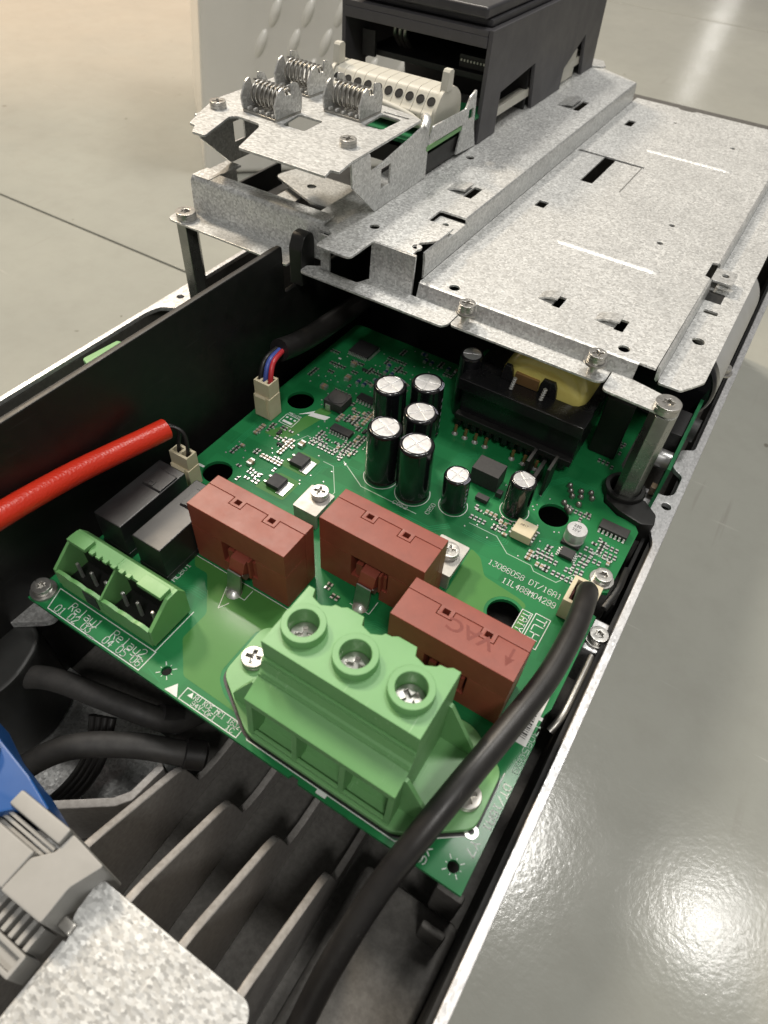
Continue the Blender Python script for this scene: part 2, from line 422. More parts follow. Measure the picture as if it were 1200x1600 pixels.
GL = {'0': [[(0,1),(0,5),(1,6),(3,6),(4,5),(4,1),(3,0),(1,0),(0,1)]], '1': [[(1,5),(2,6),(2,0)],[(1,0),(3,0)]], '2': [[(0,5),(1,6),(3,6),(4,5),(4,4),(0,0),(4,0)]],
 '3': [[(0,6),(4,6),(2,3.6),(3,3.6),(4,2.6),(4,1),(3,0),(1,0),(0,1)]], '4': [[(3,0),(3,6),(0,2),(4,2)]], '5': [[(4,6),(0,6),(0,3.5),(3,3.5),(4,2.5),(4,1),(3,0),(0,0)]],
 '6': [[(4,5),(3,6),(1,6),(0,5),(0,1),(1,0),(3,0),(4,1),(4,2.5),(3,3.4),(0,3.2)]], '7': [[(0,6),(4,6),(1.5,0)]], '8': [[(1,3.3),(0,4.2),(0,5.2),(1,6),(3,6),(4,5.2),(4,4.2),(3,3.3),(1,3.3),(0,2.4),(0,.9),(1,0),(3,0),(4,.9),(4,2.4),(3,3.3)]],
 '9': [[(0,1),(1,0),(3,0),(4,1),(4,5),(3,6),(1,6),(0,5),(0,3.6),(1,2.7),(4,2.9)]], 'A': [[(0,0),(0,4.5),(1,6),(3,6),(4,4.5),(4,0)],[(0,2.6),(4,2.6)]], 'B': [[(0,0),(0,6),(3,6),(4,5.2),(4,4),(3,3.2),(0,3.2)],[(3,3.2),(4,2.4),(4,.8),(3,0),(0,0)]],
 'C': [[(4,5),(3,6),(1,6),(0,5),(0,1),(1,0),(3,0),(4,1)]], 'D': [[(0,0),(0,6),(2.6,6),(4,4.6),(4,1.4),(2.6,0),(0,0)]], 'E': [[(4,6),(0,6),(0,0),(4,0)],[(0,3.2),(3,3.2)]], 'F': [[(4,6),(0,6),(0,0)],[(0,3.2),(3,3.2)]],
 'H': [[(0,0),(0,6)],[(4,0),(4,6)],[(0,3),(4,3)]], 'I': [[(2,0),(2,6)],[(1,6),(3,6)],[(1,0),(3,0)]], 'K': [[(0,0),(0,6)],[(4,6),(0,2.6)],[(1.2,3.6),(4,0)]], 'L': [[(0,6),(0,0),(4,0)]], 'M': [[(0,0),(0,6),(2,3),(4,6),(4,0)]],
 'N': [[(0,0),(0,6),(4,0),(4,6)]], 'O': [[(0,1),(0,5),(1,6),(3,6),(4,5),(4,1),(3,0),(1,0),(0,1)]], 'R': [[(0,0),(0,6),(3,6),(4,5.2),(4,3.8),(3,3),(0,3)],[(2,3),(4,0)]], 'T': [[(0,6),(4,6)],[(2,6),(2,0)]], 'U': [[(0,6),(0,1),(1,0),(3,0),(4,1),(4,6)]],
 'V': [[(0,6),(2,0),(4,6)]], 'W': [[(0,6),(1,0),(2,3.4),(3,0),(4,6)]], 'Y': [[(0,6),(2,3),(4,6)],[(2,3),(2,0)]], 'e': [[(0,2),(4,2),(4,3),(3,4),(1,4),(0,3),(0,1),(1,0),(3.6,0)]], 'l': [[(1.4,6),(2,6),(2,0)],[(1.2,0),(2.8,0)]],
 'a': [[(.4,4),(3,4),(4,3),(4,0),(1,0),(0,.8),(0,1.5),(1,2.2),(4,2.2)]], 'y': [[(0,4),(0,1),(1,0),(4,0)],[(4,4),(4,-1),(3,-2),(.6,-2)]], '/': [[(0,0),(4,6)]], '-': [[(.5,3),(3.5,3)]], ' ': []}
def stroke_text(s, x, y, z, h, mat, parent, rz=0, length=None, w=.3):
    """plotter-style silkscreen lettering drawn with single strokes"""
    mb = MB(); u = h/6; sx = u*1.0
    if length: sx = length/(len(s)*5.6-1.6)
    for i, ch in enumerate(s):
        for st in GL[ch]:
            for (ax_, ay), (bx, by) in zip(st, st[1:]):
                a = Vector(((ax_+i*5.6)*sx, ay*u)); b = Vector(((bx+i*5.6)*sx, by*u)); d = b-a
                mb.box(-w/2, d.length+w/2, -w/2, w/2, 0, .04, M=Matrix.Translation((a.x, a.y, 0)) @ Matrix.Rotation(math.atan2(d.y, d.x), 4, 'Z'))
    return place('silkscreen_text', to_mesh(mb, 'silkscreen_text', mat, (0, 0, 0)), (x, y, z), parent, rz)

# shared screw meshes: pan head with star or cross recess, optional washer
def screw_mesh(name, r, h, washer=0, recess='cross', mat='bright_metal', shank=0):
    mb = MB(); zb = 0
    if shank: mb.lathe((0, 0, 0), [(0, -shank), (r*.55, -shank), (r*.55, .01), (0, .01)], 16)
    if washer:
        mb.lathe((0, 0, 0), [(r*.5, 0), (washer, 0), (washer, .7), (washer-.15, .9), (r*.5, .9)], 28); zb = .9
    zt = zb+h
    mb.lathe((0, 0, 0), [(0, zb), (r*.97, zb), (r, zb+.2), (r, zt-1.5), (r*.96, zt-1.42), (0, zt-1.42)], 28)
    if recess == 'cross':
        w, l = r*.15, r*.62
        hole = [(w, w), (w, l), (-w, l), (-w, w), (-l, w), (-l, -w), (-w, -w), (-w, -l), (w, -l), (w, -w), (l, -w), (l, w)]
    else:
        hole = []
        for i in range(12):
            q = r*.52 if i % 2 == 0 else r*.34
            hole.append((q*math.cos(i*math.pi/6), q*math.sin(i*math.pi/6)))
    mb.sheet(circ(0, 0, r*.995, 28), [hole], zt-1.45, zt, bev=.2)
    return to_mesh(mb, name, mat, (0, 0, 0))
SCREW_M4 = screw_mesh('screw', 3.4, 2.6, 4.6, 'star')
SCREW_PAN = screw_mesh('screw', 3.6, 2.8, 0, 'cross')
SCREW_BIG = screw_mesh('screw', 4.0, 2.6, 0, 'cross', 'dull_metal')
SCREW_CAP = screw_mesh('screw', 3.5, 3.4, 4.4, 'cross', shank=5)
SCREW_TERM = screw_mesh('screw', 4.25, 2.2, 0, 'cross')
SCREW_POST = screw_mesh('screw', 4.8, 3.6, 0, 'star')

# ------------------------------------------------------------------ setting: floor
fl = MB().box(-12000, 6000, -2500, 20000, -ZF-30, -ZF-9)
floor = structure('floor', fl, 'joint_dirt')
for poly in ([(-12000, -2500), (60, -2500), (60, 323.6), (-12000, 323.6)], [(62.5, -2500), (6000, -2500), (6000, 1594), (-12000, 1594), (-12000, 326), (62.5, 326)],
             [(-12000, 1597.5), (6000, 1597.5), (6000, 20000), (-12000, 20000)]):
    part('floor_slab', MB().sheet(poly, [], -ZF-8.9, -ZF, bev=.6), 'epoxy_floor', floor)

# white embossed tub standing behind the drive
tub = thing('embossed_tub', 'tall white plastic tub with raised drop pattern standing on floor behind', 'tub', (-373, 481, -ZF))
ang = math.radians(45)
Tm = Matrix.Translation((-373, 481, -ZF)) @ Matrix.Rotation(ang, 4, 'Z')
t = bmesh.new()
vs = [t.verts.new(Tm @ Vector(p)) for p in ((0, 0, .3), (420, 0, .3), (420, 260, .3), (0, 260, .3), (44, 8, 420), (380, 8, 420), (380, 240, 420), (44, 240, 420))]
for f in ((0, 1, 5, 4), (1, 2, 6, 5), (2, 3, 7, 6), (3, 0, 4, 7), (0, 3, 2, 1), (4, 5, 6, 7)): t.faces.new([vs[i] for i in f])
bmesh.ops.recalc_face_normals(t, faces=t.faces)
bmesh.ops.bevel(t, geom=list(t.edges), offset=6, segments=3, profile=.5, affect='EDGES')
mb = MB(); mb._add(t); part('tub_wall', mb, 'white_panel', tub)
dm = MB(); dm.lathe((0, 0, 0), [(0, 3.6), (2.4, 3.0), (4, 1.9), (5.2, .6), (5.7, -.4)], 14)
bmesh.ops.transform(dm.bm, matrix=Matrix.Rotation(math.radians(90), 4, 'X') @ Matrix.Rotation(math.radians(-26), 4, 'Z') @ Matrix.Diagonal((.8, 2.3, 1, 1)), verts=dm.bm.verts)
DROP = to_mesh(dm, 'raised_drop', 'white_panel', (0, 0, 0))
for r_ in range(12):
    for c_ in range(10):
        u = 70+c_*31+(15 if r_ % 2 else 0); v = 70+r_*24
        if u > 360-v*.05: continue
        p = Tm @ Vector((u, 8*v/420-.2, v))
        place('raised_drop', DROP, p, tub, ang)

# ------------------------------------------------------------------ drive housing: cast case with machined rim and heat sink
case = thing('drive_housing', 'long cast aluminium drive housing with bright machined rim, lying on floor', 'housing', (40, 200, -ZF+.4))
# outer walls
part('side_wall', MB().box(177.0, 179.7, -140, 498, -ZF+.4, -4.7, .4), 'cast_dark', case)
part('side_wall', MB().box(-99.5, -97.0, -140, 498, -ZF+.4, -4.7, .4), 'cast_dark', case)
part('end_wall', MB().box(-99.3, 179.4, 480, 497.5, -ZF+.4, 49.2, .8), 'cast_dark', case)
part('floor_pan', MB().box(-96.9, 176.9, -139, 479.8, -72, -64), 'cast_dark', case)
part('cast_pan', MB().box(139.5, 175.4, -139, 4, -63.8, -47, 2.5), 'cast_dark', case)
mb = MB(); mb.box(148, 151, -14, 3.5, -46.9, -38, 1.2); mb.box(163, 172, 3, 6, -46.9, -20, 1); mb.box(164, 172, -6, -3.5, -46.9, -30, 1)
part('cast_rib', mb, 'cast_dark', case)
# rim: bright machined top, widening to bosses with threaded holes
rim_out = [(176.9, -140), (180.2, -140), (180.2, 498), (176.9, 498), (176.9, 217), (171.5, 214), (171.5, 200), (176.8, 197), (176.8, 184), (174, 181), (161, 181), (160, 174), (164, 168), (170.5, 167), (173.5, 160),
           (177.2, 152), (177.2, 60)]
part('machined_rim', MB().sheet(rnd(rim_out, 2.0, 3), [circ(175.9, 175.2, 2.0, 20)], -4.6, -2.2, bev=.3), 'alu_rim', case)
rim_l = [(-99.8, -140), (-97, -140), (-97, 152), (-95, 160), (-88, 164), (-80, 166), (-78, 186), (-92, 190), (-97, 196), (-97, 498), (-99.8, 498)]
part('machined_rim', MB().sheet(rnd(rim_l, 1.5, 3), [circ(-93.5, 174, 2.0, 20)], -4.6, -2.2, bev=.3), 'alu_rim', case)
# inner black liner of the right wall
part('inner_liner', MB().box(175.6, 176.9, -40, 478, -63.9, -5.2), 'black_inside', case)
part('boss', MB().box(170.2, 176.6, 95.5, 110, -30, -7.6, .6), 'alu_rim', case)
# long slotted lever along the right wall seen between board and rim
mb = MB(); mb.tube([(172.6, 60, -8), (174, 66, -5.5), (174.2, 80, -5), (174.2, 92, -5)], 1.3, 10)
part('wire_clip', mb, 'dull_metal', case)
# heat sink fins: low under the board, with a rising front shoulder
def fin(x, zf=0, front=-100, bend=None):
    z = -33+zf
    prof = [(front, -64), (front, z+24), (-45, z+19), (-12, z+2.5), (-8.5, z-.5), (-7.0, z-9), (-5.6, z-19), (2, z-21.5), (100, z-22), (100, -64)]
    prof = rnd(prof, [0, 2, 6, 5, 2.2, 1, 2.5, 3, 0, 0], 4)
    mb = MB(); mb.sheet(prof, [], x-1.35, x+1.35, 'x', bev=.6)
    return part('fin', mb, 'cast_fin', case)
for x in (71.5, 92.3, 112.3, 132.4): fin(x)
mb = MB()
for i, (a, b_) in enumerate((((69.5, -13), (66, -27)), ((66, -27), (46, -41)), ((46, -41), (30, -52)))):
    pass
pts = [(66.5, -12), (65.2, -25), (62, -29.5), (46, -41), (28, -53)]
poly = [(x-1.3, y+.9) for x, y in pts]+[(x+1.3, y-.9) for x, y in reversed(pts)]
mb.prism(poly, 'z', -64, -31, .4)
part('fin', mb, 'cast_fin', case, 'bent outermost fin')
# sheet floor glimpsed beneath the cables
part('base_plate', MB().sheet(rnd([(-70, -120), (44, -120), (44, -36), (62, -22), (60, 2), (-70, 2)], 4), [], -63.9, -62.4), 'galv_plain', case)

# black plastic side wall between board and left channel
wall = thing('plastic_wall', 'long tall black plastic partition wall left of the circuit board', 'partition', (-9, 90, -63.5))
pw = [(-60, -63.5), (-60, 40), (-10, 58), (0, 60), (158, 60), (159, 59), (159.5, 38), (186, 38), (300, 38), (300, -63.5)]
mb = MB(); mb.sheet(rnd(pw, [0, 5, 5, 3, 1, .5, 1, 1, 0, 0]), [], -10.2, -8, 'x', bev=.5)
part('panel', mb, 'black_plastic', wall)
part('top_bead', MB().box(-10.9, -10.3, -8, 157, 55, 59.6, .25), 'black_plastic', wall)
hk = rnd([(167.5, 38.2), (167.5, 55), (170.5, 60.5), (176, 60.5), (177.5, 57), (177, 38.2)], [0, 1, 2, 2, 2, 0])
part('hook', MB().sheet(hk, [], -11.5, -4.6, 'x', bev=.5), 'black_plastic', wall)
# added black sheet that makes the dark behind the board, under the cover
backing = solo('dark_backing', MB().box(-7.9, 147, 232, 236, -63.5, 45.8, .5), 'black_inside', 'added black sheet for the dark behind the circuit board beneath the metal cover', 'dark_backing')
# left channel: small green strip and dark tray
solo('channel_tray', MB().box(-88, -12, -60, 150, -63.8, -20, 2), 'black_plastic', 'black plastic tray lying in the left channel of housing', 'tray')
gs = MB(); gs.sheet(rnd([(-72, 93), (-66, 91), (-40, 91), (-40, 112), (-70, 112)], 1.5), [], -19.9, 14, bev=.5)
solo('connector_block', gs, 'term_green', 'light green connector block peeking over the black partition wall', 'connector')

# ------------------------------------------------------------------ circuit board
pcb = thing('circuit_board', 'green power circuit board crowded with capacitors, sensors and terminals', 'circuit board', (85, 100, -1.6))
out = [(0, 0), (112.6, 0), (113.2, 1.2), (115.4, 1.2), (116, 0), (148.2, 0), (148.6, 1.0), (154.2, 1.0), (154.8, 0), (170, 0), (170, 50), (168.9, 53), (168.9, 60), (170, 63), (170, 104.5), (166.4, 106), (166, 115), (170, 117), (170.4, 152),
       (168, 155.5), (160, 156), (153, 160), (150.6, 167), (151, 176), (155, 181), (152, 186), (152, 228), (66, 228), (64, 207), (2, 207), (0, 205)]
holes = [circ(59.2, 5.6, 1.7, 18), circ(164.9, 5.3, 1.7, 18), circ(12.8, 83.1, 6.2, 28), circ(13.1, 139.8, 6.2, 28), circ(138.5, 141.2, 6.2, 28), circ(141.7, 87.2, 6.2, 28)]
part('substrate', MB().sheet(out, holes, -1.6, 0, bev=.06), 'pcb', pcb)
# copper pours under the lacquer
def pour(poly, r=2.0, holes=()):
    return part('copper_pour', MB().sheet(rnd(poly, r), holes, .002, .05, bev=.008), 'pcb_pour', pcb)
pour([(55, 17.5), (65, 7.2), (88, 6.8), (80, 9.4), (75.5, 12.5), (73.8, 15.5), (73.8, 33), (79, 37), (92, 43.5), (92, 46), (34.5, 46), (38, 42), (44, 42), (55.2, 29.2)], 1.2)
pour([(118.5, 107), (123.5, 105), (128.5, 98), (143.5, 96.2), (147, 95.0), (146, 66), (120, 66), (120, 85)], 1.5, [circ(141.7, 87.2, 7.4, 28)])
pour([(30, 101), (44, 101), (44, 112.5), (34, 112.5)], 1.2); pour([(30, 85.5), (44.5, 85.5), (44.5, 97.5), (34, 97.5)], 1.2)
pour([(13, 113), (22, 113), (25, 118), (30, 141), (24, 141), (20, 126)], 1.2)
mb = MB()
line_loop(mb, [(52, 118), (66, 110), (92, 110)], .35, .01, False); line_loop(mb, [(45, 113), (50, 113), (59, 101), (59, 98)], .3, .012, False)
line_loop(mb, [(52, 127), (48, 122), (30, 122), (28, 117)], .25, .014, False); line_loop(mb, [(112, 118), (124, 118), (131, 112.5), (141, 112.5), (143, 110.5), (152, 110.5), (156, 117), (162, 118)], .3, .016, False)
part('track_edge', mb, 'silk_soft', pcb)

# silkscreen boxes and lettering
Z = .055
mb = MB()
line_loop(mb, [(9.2, .8), (51.6, .8), (51.6, 8.6), (6.5, 8.6)], .3, Z); line_loop(mb, [(51.2, 8.6), (51.2, 27)], .3, Z+.003, False)
line_loop(mb, [(69.0, .7), (92.2, .7), (92.2, 5.0), (69.0, 5.0)], .28, Z)
line_loop(mb, [(91.5, 5), (95.5, 2.0), (148, 2.0), (166, 15.4), (166, 36)], .3, Z+.003, False)
line_loop(mb, [(146.5, 80), (146.5, 92.7), (150.4, 92.7), (150.4, 80)], .28, Z); line_loop(mb, [(151.3, 80), (151.3, 93.8), (156.9, 93.8), (156.9, 80)], .28, Z+.003)
line_loop(mb, [(14, 122.2), (21, 122.2), (21, 128.4), (14, 128.4)], .28, Z)
for cx, cy in ((59.2, 5.6), (164.9, 5.3)):
    for q in range(8):
        a = q*math.pi/4
        line_loop(mb, [(cx+2.1*math.cos(a), cy+2.1*math.sin(a)), (cx+(3.2 if q % 2 else 2.3)*math.cos(a), cy+(3.2 if q % 2 else 2.3)*math.sin(a))], .25, Z+.006, False)
line_loop(mb, [(54, 40.5), (62.4, 40.5), (62.4, 45)], .25, Z, False); line_loop(mb, [(52.8, 44), (54, 40.5), (57, 33), (58.8, 36.5)], .22, Z+.003, False)
line_loop(mb, [(35, 46), (78.5, 46)], .22, Z+.004, False); line_loop(mb, [(94, 60.2), (102, 60.2), (102, 66)], .25, Z, False)
line_loop(mb, [(118, 47), (116, 60)], .25, Z, False)
part('silkscreen_line', mb, 'silk', pcb)['kind'] = 'stuff'
mb = MB(); mb.sheet([(63.1, .6), (69.0-.6, .6), (65.4, 4.3)], [], Z, Z+.04, bev=.005)
mb.sheet(rect(28.2, 31.2, .5, 1.1), [], Z, Z+.04, bev=.005); mb.sheet(rect(121.8, 125.2, .7, 1.9), [], Z, Z+.04, bev=.005)
mb.sheet(rect(167.6, 169, 57.3, 58.6), [], Z, Z+.04, bev=.005); mb.sheet(rect(3.5, 6.5, 81.5, 82.6), [], Z, Z+.04, bev=.005)
mb.sheet(rect(15, 20, 123.2, 124.6), [], Z, Z+.04, bev=.005)
for q in range(3): mb.sheet(circ(15.4+q*2.1, 126.6, .62, 10), [], Z, Z+.04, bev=.005)
mb.sheet(rect(9, 10.6, 176, 177), [], Z, Z+.04, bev=.005)
part('silkscreen_mark', mb, 'silk', pcb)['kind'] = 'stuff'
part('direction_arrow', MB().sheet([(18, 131.0), (22.6, 134.6), (22.3, 132.9), (30.4, 134.6), (31.2, 137.8), (23.2, 135.9), (23.2, 137.4)][::-1], [], Z, Z+.04, bev=.005), 'silk', pcb)
HP = math.pi/2
stroke_text('Relay1', 15.2, 4.3, Z, 3.0, 'silk', pcb, 0, 13.8, .26); stroke_text('Relay2', 34.9, 4.5, Z, 3.0, 'silk', pcb, 0, 14.4, .26)
stroke_text('01 02 03', 11.4, 1.3, Z, 2.7, 'silk', pcb, 0, 16.4, .26); stroke_text('04 05 06', 34.0, 1.5, Z, 2.7, 'silk', pcb, 0, 16.4, .26)
stroke_text('RU KCE MC1 1632', 73.0, 3.0, Z, 1.7, 'silk', pcb, 0, 18.2, .19); stroke_text('94V-0F1', 73.5, 1.1, Z, 1.5, 'silk', pcb, 0, 9.4, .19); stroke_text('1C', 87.6, 1.1, Z, 1.5, 'silk', pcb, 0, 2.6, .19)
part('silkscreen_mark', MB().sheet([(70.6, 2.9), (72.6, 2.9), (71.6, 4.7)], [], Z, Z+.04, bev=.005), 'silk', pcb)
stroke_text('130B6058 DT/16A1', 127.0, 104.0, Z, 2.5, 'silk', pcb, 0, 29.2, .22); stroke_text('1IL488M04299', 135.0, 99.2, Z, 2.6, 'silk', pcb, 0, 20.8, .24)
stroke_text('TAIYO', 147.3, 92.0, Z, 2.5, 'silk', pcb, -HP, 10.6, .3); stroke_text('TLH', 152.4, 92.8, Z, 3.4, 'silk', pcb, -HP, 9.5, .34)
stroke_text('Y7', 166.2, 14.4, Z, 2.3, 'silk', pcb, -HP, 4.2, .3); stroke_text('Y6', 155.3, 6.0, Z, 2.6, 'silk', pcb, -HP, 4.8, .3)
stroke_text('130B5069', 167.6, 55.8, Z, 1.9, 'silk_soft', pcb, -HP, 18, .24); stroke_text('DT/16A1', 167.3, 33.4, Z, 2.2, 'silk', pcb, -HP, 14.8, .3)
stroke_text('MLB01', 36.9, 32.8, Z, 1.8, 'silk', pcb, HP, 8.6, .24); stroke_text('C952', 81.2, 109.6, Z, 1.7, 'silk', pcb, 0, 6.4, .22); stroke_text('C950', 96.4, 112.4, Z, 1.7, 'silk', pcb, HP, 6.2, .22)
stroke_text('HW914', 158.5, 131.4, Z, 1.2, 'silk', pcb, 0, 5.6, .2); stroke_text('MK805', 14.4, 129.0, Z, 1.1, 'silk', pcb, 0, 6.2, .2)
# annular test pad
part('test_pad', MB().sheet(circ(165.0, 15.9, 2.1, 24), [circ(165.0, 15.9, .9, 14)], Z, Z+.15, bev=.04), 'solder', pcb)
# barcode label along the right edge
bl = part('barcode_label', MB().sheet(rect(163.3, 168.0, 46.8, 97), [], .06, .16, bev=.01), 'label_paper', pcb)
mb = MB(); y = 49.0; rs = random.Random(3)
while y < 95:
    w = rs.choice((.22, .22, .4, .6)); mb.box(163.9, 166.9, y, y+w, .161, .185); y += w+rs.choice((.25, .35, .55))
part('bar_code', mb, 'chip_black', bl)

# ---- current sensors: brown two-shell housings
def sensor(x, y, label):
    L, D, H = 41.0, 16.0, 29.0; gy = y+11.2; g = .16
    nx = (x+11.5, x+25.8)
    # upper shell, with two notches for the latches
    o = [(x, y), (x+L, y), (x+L, gy)]
    for q in reversed(nx): o += [(q+5.2, gy), (q+5.2, gy-3.4), (q, gy-3.4), (q, gy)]
    o += [(x, gy)]
    front_hi = MB(); front_hi.sheet(o, [], 17.5, H, bev=.22)
    root = part('current_sensor', front_hi, 'sensor_brown', pcb, label)
    lo = [(x, y), (x+13.2, y), (x+13.2, y+5), (x+28.2, y+5), (x+28.2, y), (x+L, y), (x+L, gy), (x, gy)]
    part('lower_shell', MB().sheet(lo, [], .3, 17.49, bev=.02), 'sensor_brown', root)
    # filler under the window so that only two slits and the lug opening remain
    mb = MB(); mb.box(x+13.21, x+17.6, y+.05, y+4.9, .3, 6.5); mb.box(x+25.2, x+28.19, y+.05, y+4.9, .3, 6.5)
    mb.box(x+14.9, x+17.3, y+.8, y+4.9, 6.5, 13.5); mb.box(x+26.0, x+27.2, y+.8, y+4.9, 6.5, 14.0)
    mb.box(x+24.9, x+25.9, y-.9, y+4.9, 6.0, 15.5, .15)
    part('window_filler', mb, 'sensor_brown', root)
    mb = MB(); mb.prism([(y+4.9, 6.5), (y-2.6, 6.5), (y-3.4, 9.6), (y-1.6, 14.2), (y+4.9, 15.6)], 'x', x+18.2, x+24.4, .2)
    part('key', mb, 'sensor_brown', root)
    mb = MB(); P = [(y-3.9, 10.2), (y-4.4, 10.0), (y-4.9, 6.4), (y-5.8, 2.5), (y-6.2, .2), (y-5.2, .2), (y-4.8, 2.2), (y-3.8, 6.2)]
    mb.prism(P, 'x', x+18.4, x+24.2, .12); mb.prism([(y-2.5, 6.4), (y-3.7, 10.2), (y-3.4, 10.4), (y+1, 6.4)], 'x', x+24.45, x+24.85)
    part('lug', mb, 'dull_metal', root)
    mb = MB(); mb.lathe((x+21.3, y-5.8, .05), [(3.0, 0), (2.4, .7), (1.2, 1.5), (0, 1.7)], 14)
    part('solder_joint', mb, 'solder', root)
    # rear shell with latch tongues, each with a square eye
    o = [(x, gy+g), (nx[0]+g, gy+g)]
    o = [(x, gy+g)]
    for q in nx: o += [(q+g, gy+g), (q+g, gy-3.4+g), (q+5.2-g, gy-3.4+g), (q+5.2-g, gy+g)]
    o += [(x+L, gy+g), (x+L, y+D), (x, y+D)]
    eyes = [rect(q+1.5, q+3.7, gy-2.2, gy-.3) for q in nx]
    part('rear_shell', MB().sheet(o, eyes, .3, H-.02, bev=.2), 'sensor_brown', root)
    return root
s1 = sensor(36, 46.8, 'brown current sensor next to the black relays, left of three')
s2 = sensor(76.4, 67, 'brown current sensor behind the green screw terminal block, middle of three')
s3 = sensor(116, 48.2, 'brown current sensor with VAC lettering and arrow on its top')
text('VAC', 147.2, 57.4, 29.01, 6.2, 'sensor_mark', s3, math.pi, name='sensor_lettering', stretch=1.25, fat=.12)
part('arrow_mark', MB().sheet([(152.4, 58), (153.2, 58), (153.2, 54.4), (154.4, 54.8), (152.8, 51.4), (151.2, 54.8), (152.4, 54.4)][::-1], [], 29.005, 29.03, bev=.004), 'sensor_mark', s3)

# ---- busbar lugs with screws behind the sensors
def buslug(x0, x1, y0, y1, sx, sy):
    r = part('busbar_lug', MB().sheet(rect(x0, x1, y0, y1, .8), [], 6.2, 8.2), 'lug_metal', pcb)
    part('lug_leg', MB().box(x0+.4, x1-.4, y0+.1, y0+1.6, .1, 6.15, .1), 'lug_metal', r)
    part('lug_leg', MB().box(x0+.4, x0+2, y1-3, y1-.4, .1, 6.15, .1), 'lug_metal', r)
    place('screw', SCREW_PAN, (sx, sy, 8.3), r, .3)
buslug(53.6, 64.6, 80.5, 93.5, 59.6, 90.3)
buslug(108, 120, 84.5, 100.5, 114.8, 93.5)

# ---- three-way screw terminal block
X0, X1 = 94.8, 144.6
fo = rnd([(94.5, 2.9), (147, 2.9), (165.6, 16.3), (165.2, 35), (152, 43), (89, 43), (75.6, 34.5), (75.8, 14.6)], 3)
tb = part('terminal_block', MB().sheet(fo, [], .16, 2.4, bev=.3), 'term_green', pcb, 'large green three-way screw terminal block')
low = [(8.5, 2.45), (18.5, 18.9), (5.2, 18.9), (5.0, 19.4), (5.0, 22.2), (5.3, 22.5), (11.6, 25.4), (11.8, 26.3), (12.6, 26.4), (12.6, 27.2), (12.2, 27.4), (13.0, 27.9), (13.7, 31.0), (36.6, 31.0), (36.8, 2.45)]
part('body', MB().prism(low, 'x', X0, X1), 'term_green', tb)
top_o = [(X0, 14.8), (X1, 14.8), (X1, 36.8)]
for cx in (136.2, 119.0, 102.2):
    top_o += [(cx+6.0, 36.8), (cx+4.6, 35.8), (cx+2.6, 35.6), (cx+2.0, 34.6), (cx-.8, 33.2), (cx-4.2, 34.2), (cx-5.2, 36.8)]
top_o += [(X0, 36.8)]
part('top_deck', MB().sheet(top_o, [circ(cx, 24.3, 4.35, 30) for cx in (102.2, 119.1, 136.3)], 31.02, 40, bev=.2), 'term_green', tb)
part('groove_lip', MB().box(X0+.05, X1-.05, 13.9, 14.78, 31.6, 32.3, .12), 'term_green', tb)
part('sill', MB().box(X0+2.22, X1-1.82, 3.9, 5.0, 2.42, 4.4, .15), 'term_green', tb)
for xa, xb in ((X0+.02, X0+2.2), (111.0, 112.8), (127.3, 129.1), (X1-1.8, X1-.02)):
    part('divider', MB().prism([(3.8, 2.42), (5.1, 18.88), (18.4, 18.88), (8.4, 2.42)], 'x', xa, xb), 'term_green', tb)
for cx in (102.2, 119.1, 136.3):
    part('collar', MB().lathe((cx, 24.3, 40.02), [(4.35, -8.9), (4.35, 3.05), (4.5, 3.2), (6.15, 3.2), (6.3, 3.05), (6.45, 0), (4.35, 0)], 36), 'term_green', tb, sharp=12)
    place('screw', SCREW_TERM, (cx, 24.3, 34.6), tb, random.uniform(0, 1.5))
for yy in (9.5, 34.2):
    for sx, s in ((X1+.02, 1), (X0-.02, -1)):
        part('gusset', MB().prism([(sx, 24), (sx+s*.8, 24), (sx+s*10.2, 6.4), (sx+s*10.2, 2.42), (sx, 2.42)], 'y', yy, yy+1.3), 'term_green', tb)
place('screw', SCREW_BIG, (81.2, 23.2, 2.42), tb, .3); place('screw', SCREW_BIG, (159.8, 22.6, 2.42), tb, .7)
part('gasket', MB().sheet([(p[0]+(-.7 if p[0] < 120 else .7), p[1]-.7) for p in fo], [], .06, .155, bev=.02), 'black_plastic', tb)

# ---- two-gang relay plug header (green, open front rows)
RX0, RX1 = 6.6, 49.4
rc = part('relay_header', MB().sheet(rect(RX0, RX1, 9.6, 26.5), [], .1, 1.6, bev=.1), 'conn_green', pcb, 'small green six-pin plug header marked Relay1 and Relay2')
for xa, xb, nm in ((RX0, 27.4, 'a'), (28.2, RX1, 'b')):
    # front wall with scalloped rim: three bulges
    k = 18; pr = [(xa, 1.6)]; pr = [(xa, 1.62), (xb, 1.62)]
    for i in range(k, -1, -1):
        u = i/k; pr.append((xa+(xb-xa)*u, 8.9+.75*abs(math.sin(u*math.pi*3))))
    part('front_wall', MB().prism(pr, 'y', 9.7, 11.0), 'conn_green', rc)
    part('back_wall', MB().prism([(22.0, 1.62), (26.4, 1.62), (26.4, 13.2), (24.0, 16.8), (19.4, 16.8), (19.2, 15.4), (21.8, 14.6)], 'x', xa, xb), 'conn_green', rc)
    for q in range(3):
        px = xa+3.6+q*6.9
        part('pin', MB().box(px-.55, px+.55, 15.4, 16.5, 1.62, 9.5, .2), 'solder', rc)
ends = [(9.7, 1.62), (26.4, 1.62), (26.4, 13.2), (24.0, 16.8), (19.4, 16.8), (9.9, 9.4)]
for xa, xb in ((RX0-1.2, RX0-.02), (27.42, 28.18), (RX1+.02, RX1+1.4)):
    part('end_wall', MB().prism(ends, 'x', xa, xb, .1), 'conn_green', rc)
for xa, xb in ((RX0, 15.2), (39.0, RX1)):
    part('latch_rail', MB().box(xa, xb, 17.8, 22.5, 16.82, 18.6, .2), 'conn_green', rc)
